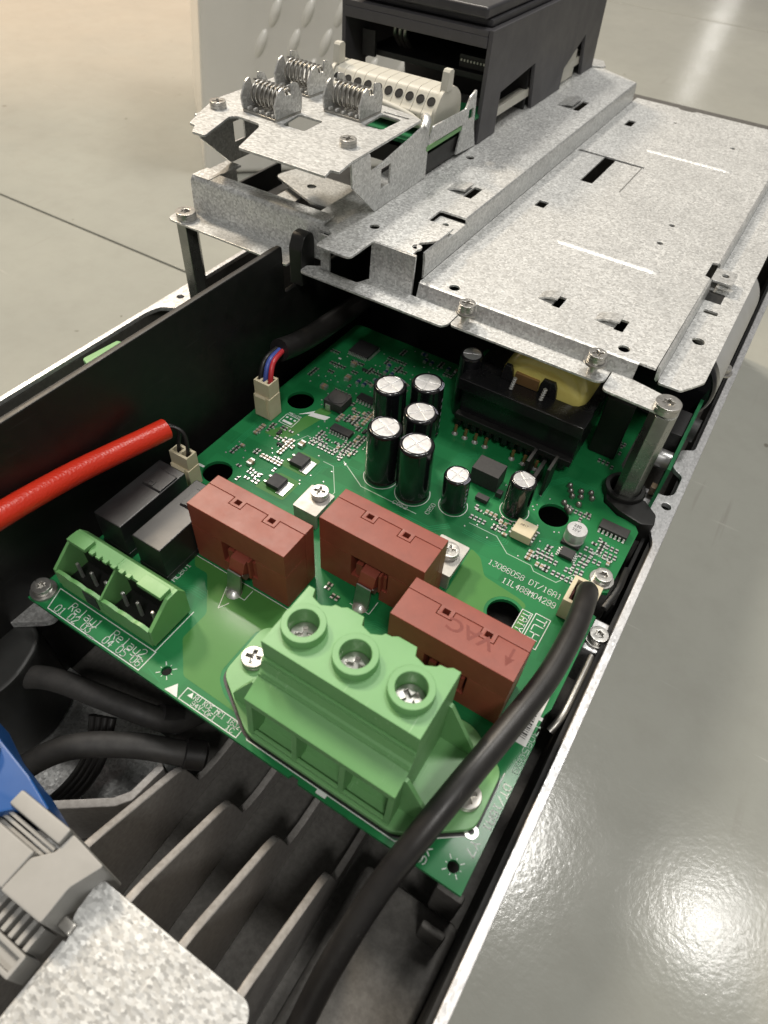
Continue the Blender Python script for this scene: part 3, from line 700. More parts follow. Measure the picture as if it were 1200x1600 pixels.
for xa in (16.5, 19.6, 22.8, 26.6, 30.2, 33.4): part('rail_tooth', MB().box(xa, xa+1.8, 18.2, 19.8, 16.82, 17.9, .1), 'conn_green', rc)
mb = MB(); mb.box(RX0+.1, 27.3, 11.1, 21.9, 1.62, 1.9); mb.box(28.3, RX1-.1, 11.1, 21.9, 1.62, 1.9)
part('socket_floor', mb, 'black_plastic', rc)
part('socket_back', MB().box(RX0+.1, RX1-.1, 21.3, 21.95, 2.0, 14.4), 'black_plastic', rc)
mb = MB(); mb.box(19.5, 25.5, 9.3, 9.68, 1.62, 8.2); part('front_recess', mb, 'chip_black', rc)

# ---- relays
for x, lab in ((3.8, 'black relay block nearest the black wall'), (22.2, 'black relay block next to the brown sensor')):
    t = bmesh.new(); bmesh.ops.create_cube(t, size=1)
    for v in t.verts: v.co = Vector((x+6.6+v.co.x*13.0, 47.8+v.co.y*32.4, 8.9+v.co.z*17.4))
    bmesh.ops.bevel(t, geom=list(t.edges), offset=.5, segments=2, profile=.5, affect='EDGES')
    mb = MB(); mb._add(t)
    r = part('relay', mb, 'relay_black', pcb, lab)
    part('relay_boss', MB().prism([(51.0, 17.61), (60.5, 17.61), (60.0, 18.3), (51.6, 18.3)], 'x', x+4.0, x+12.6, .12), 'relay_black', r)
    part('relay_vent', MB().sheet(rect(x+5.6, x+8.4, 51.7, 54.0, .3), [rect(x+6.2, x+7.8, 52.3, 53.4)], 18.31, 18.6, bev=.05), 'relay_black', r)
    part('relay_skirt', MB().box(x-.1, x+13.3, 31.3, 64.3, .1, 3.0, .3), 'relay_black', r)

# ---- electrolytic capacitors
def cap_mesh(R, H):
    b = MB(); b.lathe((0, 0, 0), [(R*.93, .1), (R, .9), (R, 1.4), (R*.955, 2.0), (R, 2.6), (R, H-1.4), (R*.985, H-.6), (R*.93, H-.1), (R*.86, H), (R*.8, H-.12), (R*.79, H-.5), (0, H-.5)], 40)
    body = to_mesh(b, 'capacitor', 'sleeve_black', (0, 0, 0))
    c = MB(); w = .22; rr = R*.78
    for q in range(4):
        a0 = q*math.pi/2
        pts = [(w*1.0, w*1.0)]
        pts = []
        for i in range(9):
            a = math.asin(w/rr)+(math.pi/2-2*math.asin(w/rr))*i/8
            pts.append((rr*math.cos(a), rr*math.sin(a)))
        pts.append((w, w))
        ca, sa = math.cos(a0), math.sin(a0)
        c.sheet([(u*ca-v*sa, u*sa+v*ca) for u, v in pts], [], H-.49, H+.02, bev=.1)
    c.sheet(circ(0, 0, rr, 32), [], H-.49, H-.2, bev=.02)
    top = to_mesh(c, 'vent_top', 'cap_top', (0, 0, 0))
    s = MB(); vs = []; fs = []; n_ = 8
    for i in range(n_+1):
        a = -.42+.84*i/n_
        for z, r_ in ((H*.10, R+.03), (H-1.5, R+.03), (H-.65, R*.985+.04), (H-.15, R*.93+.04), (H+.03, R*.86)):
            vs.append((r_*math.cos(a), r_*math.sin(a), z))
    for i in range(n_):
        for j in range(4): fs.append((i*5+j, (i+1)*5+j, (i+1)*5+j+1, i*5+j+1))
    # printed stripe is only a broken line of dashes plus a pale shoulder patch
    keep = [f for k_, f in enumerate(fs) if k_ % 4 in (2, 3)]
    s.sweep(vs, keep)
    stripe = to_mesh(s, 'polarity_stripe', 'cap_print', (0, 0, 0))
    d = MB(); 
    for q in range(5):
        z0 = H*.16+q*H*.135; vv = []
        for a in (-.10, 0, .10):
            for z in (z0, z0+H*.06): vv.append(((R+.03)*math.cos(a), (R+.03)*math.sin(a), z))
        d.sweep(vv, [(0, 2, 3, 1), (2, 4, 5, 3)])
    dash = to_mesh(d, 'printed_dash', 'cap_print', (0, 0, 0))
    return body, top, stripe, dash
BIG = cap_mesh(7.0, 27); SMALL = cap_mesh(5.3, 18)
def cap(x, y, kit, rz, lab):
    b = place('capacitor', kit[0], (x, y, .06), pcb, 0, lab); b.rotation_euler[0] = random.uniform(-.03, .03); b.rotation_euler[1] = random.uniform(-.03, .03)
    for nm, me in (('vent_top', kit[1]), ('polarity_stripe', kit[2]), ('printed_dash', kit[3])): place(nm, me, (x, y, .06), b, rz)
cap(69.6, 119.6, BIG, 2.75, 'tall black capacitor at the front left of its cluster')
cap(85.2, 118.9, BIG, 2.8, 'tall black capacitor at the front right of its cluster')
cap(58.2, 143.6, BIG, 1.2, 'tall black capacitor farthest left in its cluster')
cap(70.2, 154.0, BIG, .2, 'shaded tall black capacitor at the back of its cluster')
cap(76.6, 135.4, BIG, .9, 'tall black capacitor in the middle of its cluster')
cap(102.3, 122.4, SMALL, -.2, 'short black capacitor left of two')
cap(124.2, 134.2, SMALL, 2.4, 'short black capacitor beside the cream optocoupler')
mb = MB()
for x, y, R in ((69.6, 119.6, 7.3), (85.2, 118.9, 7.3), (102.3, 122.4, 5.9), (124.2, 134.2, 5.9)): mb.sheet(circ(x, y, R+.14, 40), [circ(x, y, R-.14, 40)], Z, Z+.04, bev=.005)
part('silkscreen_ring', mb, 'silk', pcb)
# tall slim capacitor in the dark, behind the cluster
cs = cap_mesh(5.0, 33); cap(78.5, 176, cs, 2.0, 'slim dark capacitor beside the transformer')

# ---- transformer
tf = part('transformer', MB().box(80.5, 134.2, 166.5, 200, 6, 27.2, .5), 'ferrite', pcb, 'black ferrite transformer wound with yellow tape')
part('front_ledge', MB().box(79.2, 135, 163.2, 174.5, 22.5, 28.2, .5), 'ferrite', tf)
mb = MB().lathe((0, 0, 0), [(0, 0), (10, 0), (14.6, .5), (17.4, 2.0), (19.0, 4.6), (19.6, 8), (19.6, 32)], 48, M=Matrix.Translation((110.6, 174.6, 24.6)) @ Matrix.Rotation(-math.pi/2, 4, 'X'))
part('winding', mb, 'yellow_tape', tf)
mb = MB()
for xa, xb in ((93.5, 99.0), (110.4, 118.5)): mb.prism([(xa, 28.2), (xb, 28.2), (xb-.8, 33), (xb-2, 35.5), (xa+1.2, 35.5), (xa+.3, 33)], 'y', 173.2, 175.3, .3)
part('bobbin_tab', mb, 'ferrite', tf)
part('copper_edge', MB().box(99.4, 110, 173.6, 175.4, 28.25, 33.5, .3), 'copper', tf)
for x, y in ((100.4, 169.0), (113.5, 169.6)):
    mb = MB()
    for q in range(5): mb.lathe((x+.12*q, y+.25*q, 28.2+q*1.1), [(.0, 0), (.75, .15), (.95, .55), (.75, .95), (0, 1.1)], 10)
    part('tie_wire', mb, 'solder', tf)
mb = MB()
for i in range(14): mb.box(81+i*3.75, 83.4+i*3.75, 163.6, 166.4, 3.2+.4*(i % 2), 6.4, .2)
part('bobbin_foot', mb, 'ferrite', tf)
mb = MB(); mb.box(80, 134.5, 163.2, 166.6, 6.4, 9.5, .3); part('bobbin_rail', mb, 'black_plastic', tf)
for i, x in enumerate((82.5, 87.5, 92.5, 97.5, 110.5, 116, 121.5)):
    mb = MB(); mb.tube([(x, 161.6, 4.6), (x, 161.2, 2.2), (x, 161.4, .2)], .75, 8); part('pin', mb, 'copper', tf)
    mb = MB(); mb.lathe((x, 161.2, .02), [(1.5, 0), (1.1, .7), (.5, 1.4), (0, 1.6)], 10); part('solder_joint', mb, 'solder', tf)
part('heat_sink_tab', MB().box(136.2, 148, 186, 189, .2, 30, .6), 'black_plastic', pcb)
mb = MB(); mb.box(119.5, 120.8, 150, 160, .2, 13); mb.box(124.5, 126, 146, 158, .2, 10); mb.box(129, 130.2, 148, 158, .2, 15)
part('bobbin_fin', mb, 'black_plastic', pcb)

# ---- packaged semiconductors, chips, inductor, optocoupler
def chip(name, cx, cy, w, d, h, mat='chip_black', pins=0, rz=0, z=.5, both=True, four=False, lab=None):
    Mx = Matrix.Translation((cx, cy, 0)) @ Matrix.Rotation(rz, 4, 'Z')
    r = part(name, MB().box(-w/2, w/2, -d/2, d/2, z, z+h, min(.25, h*.2), M=Mx), mat, pcb, lab)
    if pins:
        mb = MB(); p = w/pins
        for i in range(pins):
            u = -w/2+p*(i+.5)
            for s in (-1, 1):
                a, b_ = sorted((s*d/2, s*(d/2+1.3)))
                mb.box(u-p*.27, u+p*.27, a, b_, .06, .3, M=Mx); a, b_ = sorted((s*d/2, s*(d/2+.5))); mb.box(u-p*.24, u+p*.24, a, b_, .25, z+h*.5, M=Mx)
                if four:
                    mb.box(a, b_+.6*s if s > 0 else b_, u-p*.25, u+p*.25, .07, .35, M=Mx)
        part('pin_row', mb, 'solder', r)
    return r
for x, y in ((37.6, 106.5), (37.2, 91.3)):
    r = chip('power_transistor', x, y, 6.4, 6.6, 2.2, z=.3)
    part('tab', MB().sheet([(x+2.4, y-4.2), (x+6.2, y-4.2), (x+6.2, y+3.4), (x+3.3, y+3.4)], [], .06, .55, bev=.05), 'solder', r)
    mb = MB(); mb.box(x-5.2, x-3.2, y-2.2, y-1.3, .06, 1.0); mb.box(x-5.2, x-3.2, y+1.3, y+2.2, .06, 1.0); part('pin_row', mb, 'solder', r)
chip('integrated_circuit', 41.3, 132.0, 10.2, 4.2, 1.7, pins=7); chip('integrated_circuit', 39.8, 156.6, 11.4, 4.2, 1.7, pins=7)
chip('processor_chip', 16.0, 188.6, 11.0, 11.0, 1.4, pins=12, four=True)
chip('integrated_circuit', 161.8, 146.6, 11.6, 5.0, 1.9, pins=7); chip('integrated_circuit', 150.6, 124.6, 4.6, 5.4, 1.7, pins=4, rz=math.pi/2)
chip('diode', 110.8, 131.5, 5.4, 3.0, 2.0); chip('regulator', 107.5, 142.5, 12, 9.0, 8.4); chip('diode', 115.5, 137.5, 2.6, 2.6, 2.6)
ind = chip('inductor', 29.4, 146.2, 9.6, 9.2, 4.4)
part('inductor_dome', MB().lathe((29.4, 146.2, 4.91), [(4.3, 0), (4.3, .25), (3.9, .45), (0, .5)], 28), 'chip_black', ind)
part('terminal_tab', MB().box(26.0, 28.6, 141.0, 141.6, .1, 3.2), 'solder', ind)
op = chip('optocoupler', 132.4, 124.0, 8.2, 7.6, 4.2, 'cream', z=.6, lab='cream optocoupler block')
mb = MB(); 
for i in range(4): mb.box(127.4, 128.2, 121+i*1.9, 121.9+i*1.9, .1, 2.2); mb.box(136.6, 137.4, 121+i*1.9, 121.9+i*1.9, .1, 2.2)
part('pin_row', mb, 'solder', op)
text('A817', 130.0, 124.6, 4.82, 1.5, 'res_black', op, name='chip_marking')
# SMD aluminium can
sb = part('can_capacitor', MB().sheet([(146.2, 129), (153.6, 129), (153.6, 135.2), (152.4, 136.4), (147.4, 136.4), (146.2, 135.2)], [], .1, 1.5, bev=.1), 'chip_black', pcb, 'small bare silver can capacitor')
part('can', MB().lathe((149.9, 132.7, 1.5), [(3.9, 0), (4.1, .5), (3.8, 1.0), (4.1, 1.5), (4.1, 5.6), (3.85, 6.0), (0, 6.0)], 32), 'cap_top', sb)
text('220', 148.0, 133.4, 7.52, 2.0, 'res_black', sb, name='can_marking'); text('35V', 148.0, 131.2, 7.52, 2.0, 'res_black', sb, name='can_marking')
# glob-topped round resistors near the post
mb = None
BLOB = to_mesh(MB().lathe((0, 0, 0), [(1.2, 0), (1.3, .6), (1.05, 1.5), (.5, 2.0), (0, 2.1)], 12), 'solder_blob', 'dull_metal', (0, 0, 0))
for x, y in ((138, 160), (139.4, 157.3), (141, 154.8), (143.2, 159.4), (144.2, 156.4), (145, 151.9), (139.6, 149.4), (141.6, 147.6), (143.2, 146.2), (147, 161), (148.4, 158.4)): place('solder_blob', BLOB, (x, y, .05), pcb)

# ---- small surface-mount parts
def smd_mesh(L, Wd, H, mat):
    b = MB().box(-L*.24, L*.24, -Wd/2, Wd/2, .05, H); b2 = MB()
    body = to_mesh(b, 'chip_body', mat, (0, 0, 0))
    e = MB(); e.box(-L*.56, -L*.245, -Wd/2, Wd/2, .05, H*.96); e.box(L*.245, L*.56, -Wd/2, Wd/2, .05, H*.96)
    bm = bmesh.new(); bm.from_mesh(body); 
    tmp = to_mesh(e, 'e', 'solder', (0, 0, 0))
    nb = len(bm.faces); bm.from_mesh(tmp)
    for i, f in enumerate(bm.faces): f.material_index = 0 if i < nb else 1
    bm.to_mesh(body); bm.free(); body.materials.append(MATS['solder']); bpy.data.meshes.remove(tmp)
    return body
SM = {'ceramic_capacitor': smd_mesh(2.0, 1.25, 1.0, 'mlcc'), 'resistor': smd_mesh(2.0, 1.2, .5, 'res_black'), 'large_ceramic_capacitor': smd_mesh(3.0, 2.4, 1.8, 'mlcc'), 'film_resistor': smd_mesh(3.0, 1.5, 1.1, 'res_blue')}
tb3 = MB(); tb3.box(-1.4, 1.4, -.65, .65, .15, 1.1, .1)
SOT = to_mesh(tb3, 'small_transistor', 'chip_black', (0, 0, 0))
leg = MB(); leg.box(-1.1, -.7, .65, 1.2, .05, .5); leg.box(.7, 1.1, .65, 1.2, .05, .5); leg.box(-.2, .2, -1.2, -.65, .05, .5)
LEGS = to_mesh(leg, 'pin_row', 'solder', (0, 0, 0))
rs = random.Random(11); taken = [(13, 83, 7.5), (13, 140, 7.5), (138.5, 141.2, 7.5), (37, 91, 7), (38, 106, 7), (41, 132, 6.5), (40, 156.5, 7), (16, 188.6, 8.5), (29.4, 146, 6.6), (58.2, 143.6, 8), (70, 154, 8), (76.6, 135.4, 8), (69.6, 119.6, 8), (6.5, 124, 8),
    (162, 146.6, 7.4), (150.6, 124.6, 4.6), (149.9, 132.7, 5.4), (132.4, 124, 6.6), (124.2, 134.2, 6.6), (102.3, 122.4, 6.6), (17.5, 126, 5.2), (24, 135, 5.5), (110.8, 131.5, 3.6), (107.5, 142.5, 8), (166, 121.7, 6), (52, 143, 1)]
def free(x, y, d0): return not any((x-a)**2+(y-b_)**2 < ((r_+.5)**2 if r_ > 3 else ((d0/2+r_)*.98)**2) for a, b_, r_ in taken)
def scatter(x0, x1, y0, y1, n_, kinds):
    tries = 0
    while n_ > 0 and tries < 400:
        tries += 1
        k_ = rs.choice(kinds); wide = k_ in ('large_ceramic_capacitor', 'film_resistor', 'small_transistor')
        d0 = 3.2 if wide else 1.75
        vertical = rs.random() < .6; along = rs.random() < .7
        x = x0+round(rs.random()*(x1-x0)/.6)*.6; y = y0+round(rs.random()*(y1-y0)/.6)*.6
        run = 1 if k_ == 'large_ceramic_capacitor' else (2 if wide else rs.randint(2, 6))
        for q in range(run):
            if not (x0 <= x <= x1 and y0 <= y <= y1): break
            if free(x, y, d0):
                taken.append((x, y, d0/2)); rz = math.pi/2 if vertical else 0
                if k_ == 'small_transistor':
                    o = place(k_, SOT, (x, y, 0), pcb, rz); place('pin_row', LEGS, (x, y, 0), o)
                else: place(k_, SM[k_], (x, y, 0), pcb, rz)
                n_ -= 1
                if n_ <= 0: break
            st = 3.4 if wide else 1.85
            if vertical: x += st
            else: y += st
mixk = ['resistor', 'resistor', 'resistor', 'ceramic_capacitor', 'small_transistor']
scatter(9, 32, 94, 120, 42, mixk+['large_ceramic_capacitor']); scatter(16, 30, 84, 92, 10, mixk)
scatter(33, 50, 118, 129, 30, mixk[:4]); scatter(46, 53, 122, 140, 14, mixk+['large_ceramic_capacitor']); scatter(34, 52, 136, 152, 34, mixk[:4])
scatter(3, 30, 152, 180, 32, mixk+['large_ceramic_capacitor']); scatter(24, 62, 160, 204, 70, mixk[:4]+['film_resistor', 'film_resistor'])
scatter(110, 128, 120, 129, 20, mixk); scatter(138, 160, 112, 131, 40, mixk[:4]); scatter(154, 167, 126, 141, 20, mixk[:4])
scatter(114, 136, 138, 150, 10, mixk); scatter(88, 96, 111, 118, 2, mixk); scatter(140, 152, 143, 150, 8, mixk[:4])
scatter(80, 90, 52, 64, 4, mixk[:4]); scatter(128, 150, 177, 200, 20, mixk[:4])
# bundles of copper tracks under the lacquer, each bundle one part
def tracks(pts, n_, pitch, w=.32):
    mb = MB()
    for i in range(n_):
        off = (i-(n_-1)/2)*pitch; P = [Vector(p) for p in pts]; Q = []
        for k_ in range(len(P)):
            d1 = (P[k_]-P[k_-1]).normalized() if k_ else (P[1]-P[0]).normalized(); d2 = (P[k_+1]-P[k_]).normalized() if k_ < len(P)-1 else d1
            nn = Vector((-(d1+d2).y, (d1+d2).x)).normalized(); c_ = max(.5, nn.dot(Vector((-d1.y, d1.x))))
            Q.append(tuple(P[k_]+nn*off/c_))
        line_loop(mb, Q, w, .003+.0012*i, False, .03)
    part('copper_track', mb, 'pcb_track', pcb)['kind'] = 'stuff'
tracks([(22, 88), (30, 96), (30, 113), (36, 119), (54, 119)], 5, .8); tracks([(8, 96), (8, 118), (14, 124)], 4, .8); tracks([(46, 100), (46, 110), (52, 116), (62, 116)], 3, .9)
tracks([(10, 160), (24, 160), (34, 170), (34, 196)], 6, .7); tracks([(52, 124), (52, 136), (48, 141), (48, 158), (58, 168), (58, 200)], 5, .75); tracks([(92, 132), (92, 150), (100, 156)], 5, .9)
tracks([(112, 113), (124, 113), (128, 117), (128, 118.5)], 3, .9); tracks([(140, 116), (140, 126), (146, 128)], 4, .8); tracks([(158, 108), (158, 124), (163, 130), (163, 140)], 4, .8); tracks([(126, 142), (130, 146), (130, 156), (136, 164), (148, 164)], 4, .8)
tracks([(40, 30), (44, 34), (50, 34)], 4, .9); tracks([(54, 3), (60, 1.6)], 1, .8); tracks([(100, 52), (106, 58), (112, 58)], 4, .8); tracks([(66, 100), (80, 100), (86, 106), (100, 106), (106, 112)], 3, 1.0, .45); tracks([(68, 90), (72, 94), (104, 94)], 2, 1.2, .5)
# tiny vias and solder dots, joined
mb = MB()
for _ in range(260):
    zx = rs.choice(((8, 55, 86, 200), (8, 60, 150, 204), (108, 168, 112, 150), (30, 56, 114, 160)))
    x = rs.uniform(zx[0], zx[1]); y = rs.uniform(zx[2], zx[3])
    if any((x-a)**2+(y-b_)**2 < (r_+.2)**2 for a, b_, r_ in taken): continue
    mb.lathe((x, y, .06), [(.42, 0), (.3, .16), (0, .2)], 8)
o = part('solder_dots', mb, 'solder', pcb); o['kind'] = 'stuff'

# board screws
place('screw', SCREW_M4, (2.6, 4.8, .02), pcb, .4); place('screw', SCREW_M4, (165.9, 121.2, .02), pcb, .2)

# ------------------------------------------------------------------ connectors with their cables
def plug(parent, x0, x1, y0, y1, h, nslots, mat='cream'):
    part('plug_base', MB().box(x0-.3, x1+.3, y0-.8, y1, .1, h*.62, .25), mat, parent)
    sl = []; w = (x1-x0)/nslots
    for i in range(nslots): sl.append(rect(x0+w*i+.6, x0+w*(i+1)-.6, y0+1.2, y1-1.2))
    part('plug_shell', MB().sheet(rect(x0, x1, y0, y1), sl, h*.62+.02, h, bev=.15), mat, parent)
    part('plug_core', MB().box(x0+.4, x1-.4, y0+.5, y1-.5, h*.62+.05, h-3.4), 'chip_black' if mat == 'x' else mat, parent)
    part('latch', MB().prism([(y0-1.3, 1), (y0-.82, 1), (y0-.82, h*.66), (y0-1.7, h*.62)], 'x', x0+1.2, x1-1.2), mat, parent)
fc = thing('fan_cable', 'black sleeved cable with cream three-pin plug by the black partition', 'cable', (6.5, 124, .1))
plug(fc, 2.9, 11.0, 121.0, 127.8, 19, 3)
fcs = MB().tube([(4.4, 137.5, 25), (4.4, 148, 22), (4.2, 165, 19), (4, 190, 17), (4, 222, 15)], 5.0, 18)
part('sleeve', fcs, 'cable_black', fc)
for dx, mt in ((-2.6, 'cable_black'), (0, 'wire_blue'), (2.6, 'wire_red')):
    part('wire', MB().tube([(6.9+dx, 124.2, 15.4), (6.8+dx, 124.8, 20.5), (5.8+dx*.8, 129, 25), (4.6+dx*.6, 137, 25.2), (4.5+dx*.5, 141, 24.5)], 1.15, 10), mt, fc)
rcb = thing('red_cable', 'cable in bright red braided sleeve with cream two-pin plug', 'cable', (6, 73, .1))
plug(rcb, 2.4, 11.4, 70.2, 75.6, 16.5, 2)
part('sleeve', MB().tube([(2.2, 71.5, 26.5), (.5, 62, 27.2), (-2, 48, 28.5), (-3.2, 32, 31), (-2.6, 10, 35), (-1.5, -12, 38), (0, -40, 40)], 4.1, 22), 'red_sleeve', rcb)
for dx in (-1.2, 1.2):
    part('wire', MB().tube([(6.6+dx*1.9, 73, 13.4), (7.2+dx*1.9, 73.6, 19), (6.4+dx, 74.6, 25), (3+dx*.6, 73, 27.2), (1.9, 68, 26.6)], .75, 8), 'cable_black', rcb)
bc = thing('heavy_black_cable', 'thick glossy black cable arching over the board corner towards the front', 'cable', (163, 103, .1))
mb = MB(); mb.sheet(rect(157.4, 167.8, 97, 109.5), [rect(159.0, 166.2, 98.4, 108.0)], .1, 10.5, bev=.2)
part('socket', mb, 'cream', bc)
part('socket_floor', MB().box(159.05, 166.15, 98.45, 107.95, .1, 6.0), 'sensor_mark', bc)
part('sheath', MB().tube([(163.2, 103.6, 5), (163.4, 103.4, 12), (164.2, 95, 17.5), (165.2, 80, 20), (164.6, 60, 21), (161.5, 40, 21.5), (157.6, 20, 20), (154.0, 3, 14), (150.6, -12, 2), (148.6, -28, -14), (148, -40, -28), (148.5, -58, -40), (149.5, -90, -42)], 3.7, 22), 'cable_black', bc)

# lower left cables
def motor_cable(pts, r, label, e0, e1):
    t_ = thing('motor_cable', label, 'cable', pts[0])
    part('sheath', MB().tube(pts, r, 18), 'cable_dusty', t_)
    a, b_ = Vector(e0), Vector(e1); d = (b_-a).normalized()
    part('end_boot', MB().tube([a, a+d*.8, a+d*1.0, b_-d*1.0, b_-d*.8, b_], [r*.9, r*1.14, r*1.2, r*1.2, r*1.14, r*.9], 18, smooth=0), 'cable_black', t_)
motor_cable([(-46, -56, -34), (-14, -32, -30), (4, -18, -26), (16, -12, -24), (34, -7.5, -25), (50, -3, -28), (57, 1, -33), (60, 8, -38), (62, 30, -50)], 4.1, 'upper of two dusty black cables entering beneath the board front edge', (53, -1, -30), (58.5, 4, -36))
motor_cable([(6, -78, -44), (24, -48, -34), (33, -32, -28), (42, -22.5, -26), (56, -13, -27), (68, -6.5, -30), (73, -3.6, -32)], 4.3, 'lower of two dusty black cables, ending just above the fins', (69.5, -5.6, -30.6), (76, -1.2, -33.4))
for i in range(4):
    solo('control_wire', MB().tube([(32+i*2.2, -12+i, -34), (36+i*2.2, -22, -44), (32+i*2, -36, -56), (24+i*2, -60, -60)], 1.5, 10), 'cable_black', ('leftmost', 'second', 'third', 'rightmost')[i]+' thin black wire in the bundle hanging below the dusty cables', 'wire', 'thin wires bundled below the cables')
# dark curved cover and bracket at the left edge
dp = MB(); P = [(-60, -70), (-20, -62), (6, -44), (10, -20), (4, -4), (-14, 2), (-24, 14), (-60, 22)]
dp.sheet(rnd(P, 7, 6), [], -62, -18, bev=2.0)
solo('cable_guard', dp, 'dark_panel', 'dark grey moulded guard with rounded edge at the left, below the red sleeve', 'guard')
dp = MB(); dp.sheet(rnd([(-40, -16), (-12, -10), (4, 2), (-2, 14), (-18, 24), (-40, 26)], 4), [], -17.8, -14.6)
solo('support_bracket', dp, 'galv_plain', 'light metal support bracket under the corner screw of the board', 'bracket')
dp = MB(); dp.sheet(rnd([(-28, -34), (-13, -24), (-9, 2), (-20, 16), (-34, 22)], 4), [], -14.4, 12, bev=1.5)
solo('side_moulding', dp, 'dark_panel', 'dark upright plastic moulding at the far left of the board', 'moulding')

# ------------------------------------------------------------------ sheet-metal cover
cov = thing('metal_cover', 'galvanised sheet metal cover with screws over the rear half of the drive', 'cover', (80, 300, 46))
t_holes = [rect(57.2, 62.2, 279, 286.5), rect(56.8, 61.4, 420, 431), circ(121.0, 302, 1.5, 12), circ(121.5, 280, 1.5, 12), circ(122.5, 427, 1.6, 12), circ(61.6, 185.2, 2.3, 16), circ(135.2, 186.2, 2.3, 16), rect(100.2, 103.6, 197.6, 206.5), rect(127.2, 131, 196.6, 205.6),
           [(48.6, 361.8), (64.8, 361.8), (64.8, 323), (71.6, 323), (71.6, 361.0), (88, 360.8), (88, 363.2), (48.6, 364.6)], circ(82, 446, 1.2, 10)]
tray_o = [(47.3, 181), (149.4, 181), (149.7, 262), (147.2, 263), (147.2, 277), (149.7, 278), (149.7, 476), (88, 476), (86, 473.5), (78, 473.5), (76, 476), (47.3, 476)]
part('tray', MB().sheet(tray_o, t_holes, 52, 53), 'galv', cov)
part('fold_line', MB().box(86.8, 87.3, 322, 360, 53.001, 53.12), 'dull_metal', cov)
# sloped edge between tray and side flange
mb = MB(); mb.prism([(149.72, 53.0), (150.6, 52.6), (151.6, 47.6), (151.0, 46.4), (150.2, 47.2), (149.72, 52.0)], 'y', 183, 261.5); mb.prism([(149.72, 53.0), (150.6, 52.6), (151.6, 47.6), (151.0, 46.4), (150.2, 47.2), (149.72, 52.0)], 'y', 278.5, 476)
part('side_step', mb, 'galv_plain', cov)
so = [(151.6, 186), (151.8, 182.2), (160.8, 182.4), (164, 187.4), (167.2, 193), (167.2, 476), (151.6, 476), (151.6, 278.5), (153, 278), (153, 262), (151.6, 261.5)]
part('side_flange', MB().sheet(rnd(so, [1, 1.2, .8, .5, .8, 1, 0, 0, 0, 0, 0], 3), [circ(157.8, 219.5, 2.6, 18), rect(153.6, 159.6, 243.4, 246.6, 1)], 46, 47), 'galv', cov)
mb = MB(); mb.sheet(rnd([(150, 263.5), (159.5, 263.5), (159.5, 276), (150, 276)], 1), [circ(155, 270.5, 1.7, 14)], 51, 52); mb.box(150.1, 159.4, 275.2, 276, 47.05, 50.98)
part('clip_lug', mb, 'galv_plain', cov)
part('clip_gap_shade', MB().box(151.5, 158.6, 254, 263, 47.002, 47.1), 'black_inside', cov)  # thin black sheet on the flange, paints the dark of an opening
# front step and flanges
part('front_step', MB().prism([(180.95, 53), (180.0, 52.6), (178.6, 47.8), (178.0, 46.2), (179.4, 46.4), (180.95, 52)], 'x', 47.5, 143), 'galv_plain', cov)
f1 = rnd([(-4.6, 165.2), (66.6, 165.6), (68.4, 168.4), (68.4, 178.3), (23.6, 178.3), (21, 172.6), (3, 172.6), (3, 176), (-4.6, 171)], [3, 2, 1, 0, 0, 1, 0, 0, 1], 4)
part('front_flange', MB().sheet(f1, [], 46, 47), 'galv', cov)
f2 = rnd([(68.6, 169.2), (132.6, 169.4), (134.6, 172), (134.6, 178.3), (68.6, 178.3)], [2, 2, 1, 0, 0])
part('front_flange', MB().sheet(f2, [], 45.6, 46.6), 'galv', cov)
f3 = rnd([(135.2, 165.6), (157, 164.6), (163, 163.6), (164.4, 169), (161.6, 174), (156, 176), (143, 178.3), (135.2, 178.3)], [2.5, 3, 3, 3, 3, 3, 0, 0])
part('front_flange', MB().sheet(f3, [], 46, 47), 'galv', cov)
# ridge
r_holes = [circ(18.0, 190.5, 2.2, 16), rect(34.5, 38.6, 241.5, 254), rect(31.5, 35.6, 388, 407), circ(16.5, 284, 2.2, 16), circ(41.5, 186.5, 2.2, 16)]
ro = [(7, 161.6), (24.4, 161.6), (24.4, 179.9), (43, 179.9), (43, 184.5), (40.8, 187.5), (40.8, 190.4), (46, 196), (46, 210.5), (33.2, 210.5), (33.2, 222.5), (46, 222.5), (46, 466), (30, 474), (4, 487), (-74, 487), (-74, 300), (4, 300), (4, 176), (7, 174)]
part('ridge_top', MB().sheet(rnd(ro, [2.5, 3, 0, 0, 1, 1, 1, 1, 0, 1.5, 1.5, 0, 1, 0, 1, 0, 0, 0, 0, 0], 4), r_holes, 63, 64), 'galv', cov)
part('recessed_pad', MB().sheet(rnd([(33.4, 204), (46.6, 204), (46.6, 222.3), (33.4, 222.3)], 1), [circ(39.5, 216, 1.5, 12)], 60.6, 61.6), 'galv', cov)
mb = MB(); mb.prism([(46.0, 64), (46.7, 63.4), (47.2, 60), (47.2, 53.05), (46.4, 52.6), (46.2, 60), (45.9, 62.9)], 'y', 222.5, 466); mb.prism([(46.0, 61.6), (46.7, 61.4), (47.2, 60), (47.2, 53.05), (46.4, 52.6), (46.2, 60), (45.9, 60.6)], 'y', 204, 222.48)
mb.prism([(46.0, 64), (46.7, 63.4), (47.2, 60), (47.2, 53.05), (46.4, 52.6), (46.2, 60), (45.9, 62.9)], 'y', 184, 203.98)
part('ridge_side', mb, 'galv_plain', cov)
part('ridge_front', MB().prism([(180.2, 64), (179.4, 63.5), (178.4, 47.6), (178.2, 46.2), (179.4, 46.4), (180.4, 62.9)], 'x', 23.7, 45.0), 'galv_plain', cov)
part('tongue_web', MB().box(2.2, 6.8, 172.4, 173.3, 47.05, 62.95), 'galv_plain', cov)
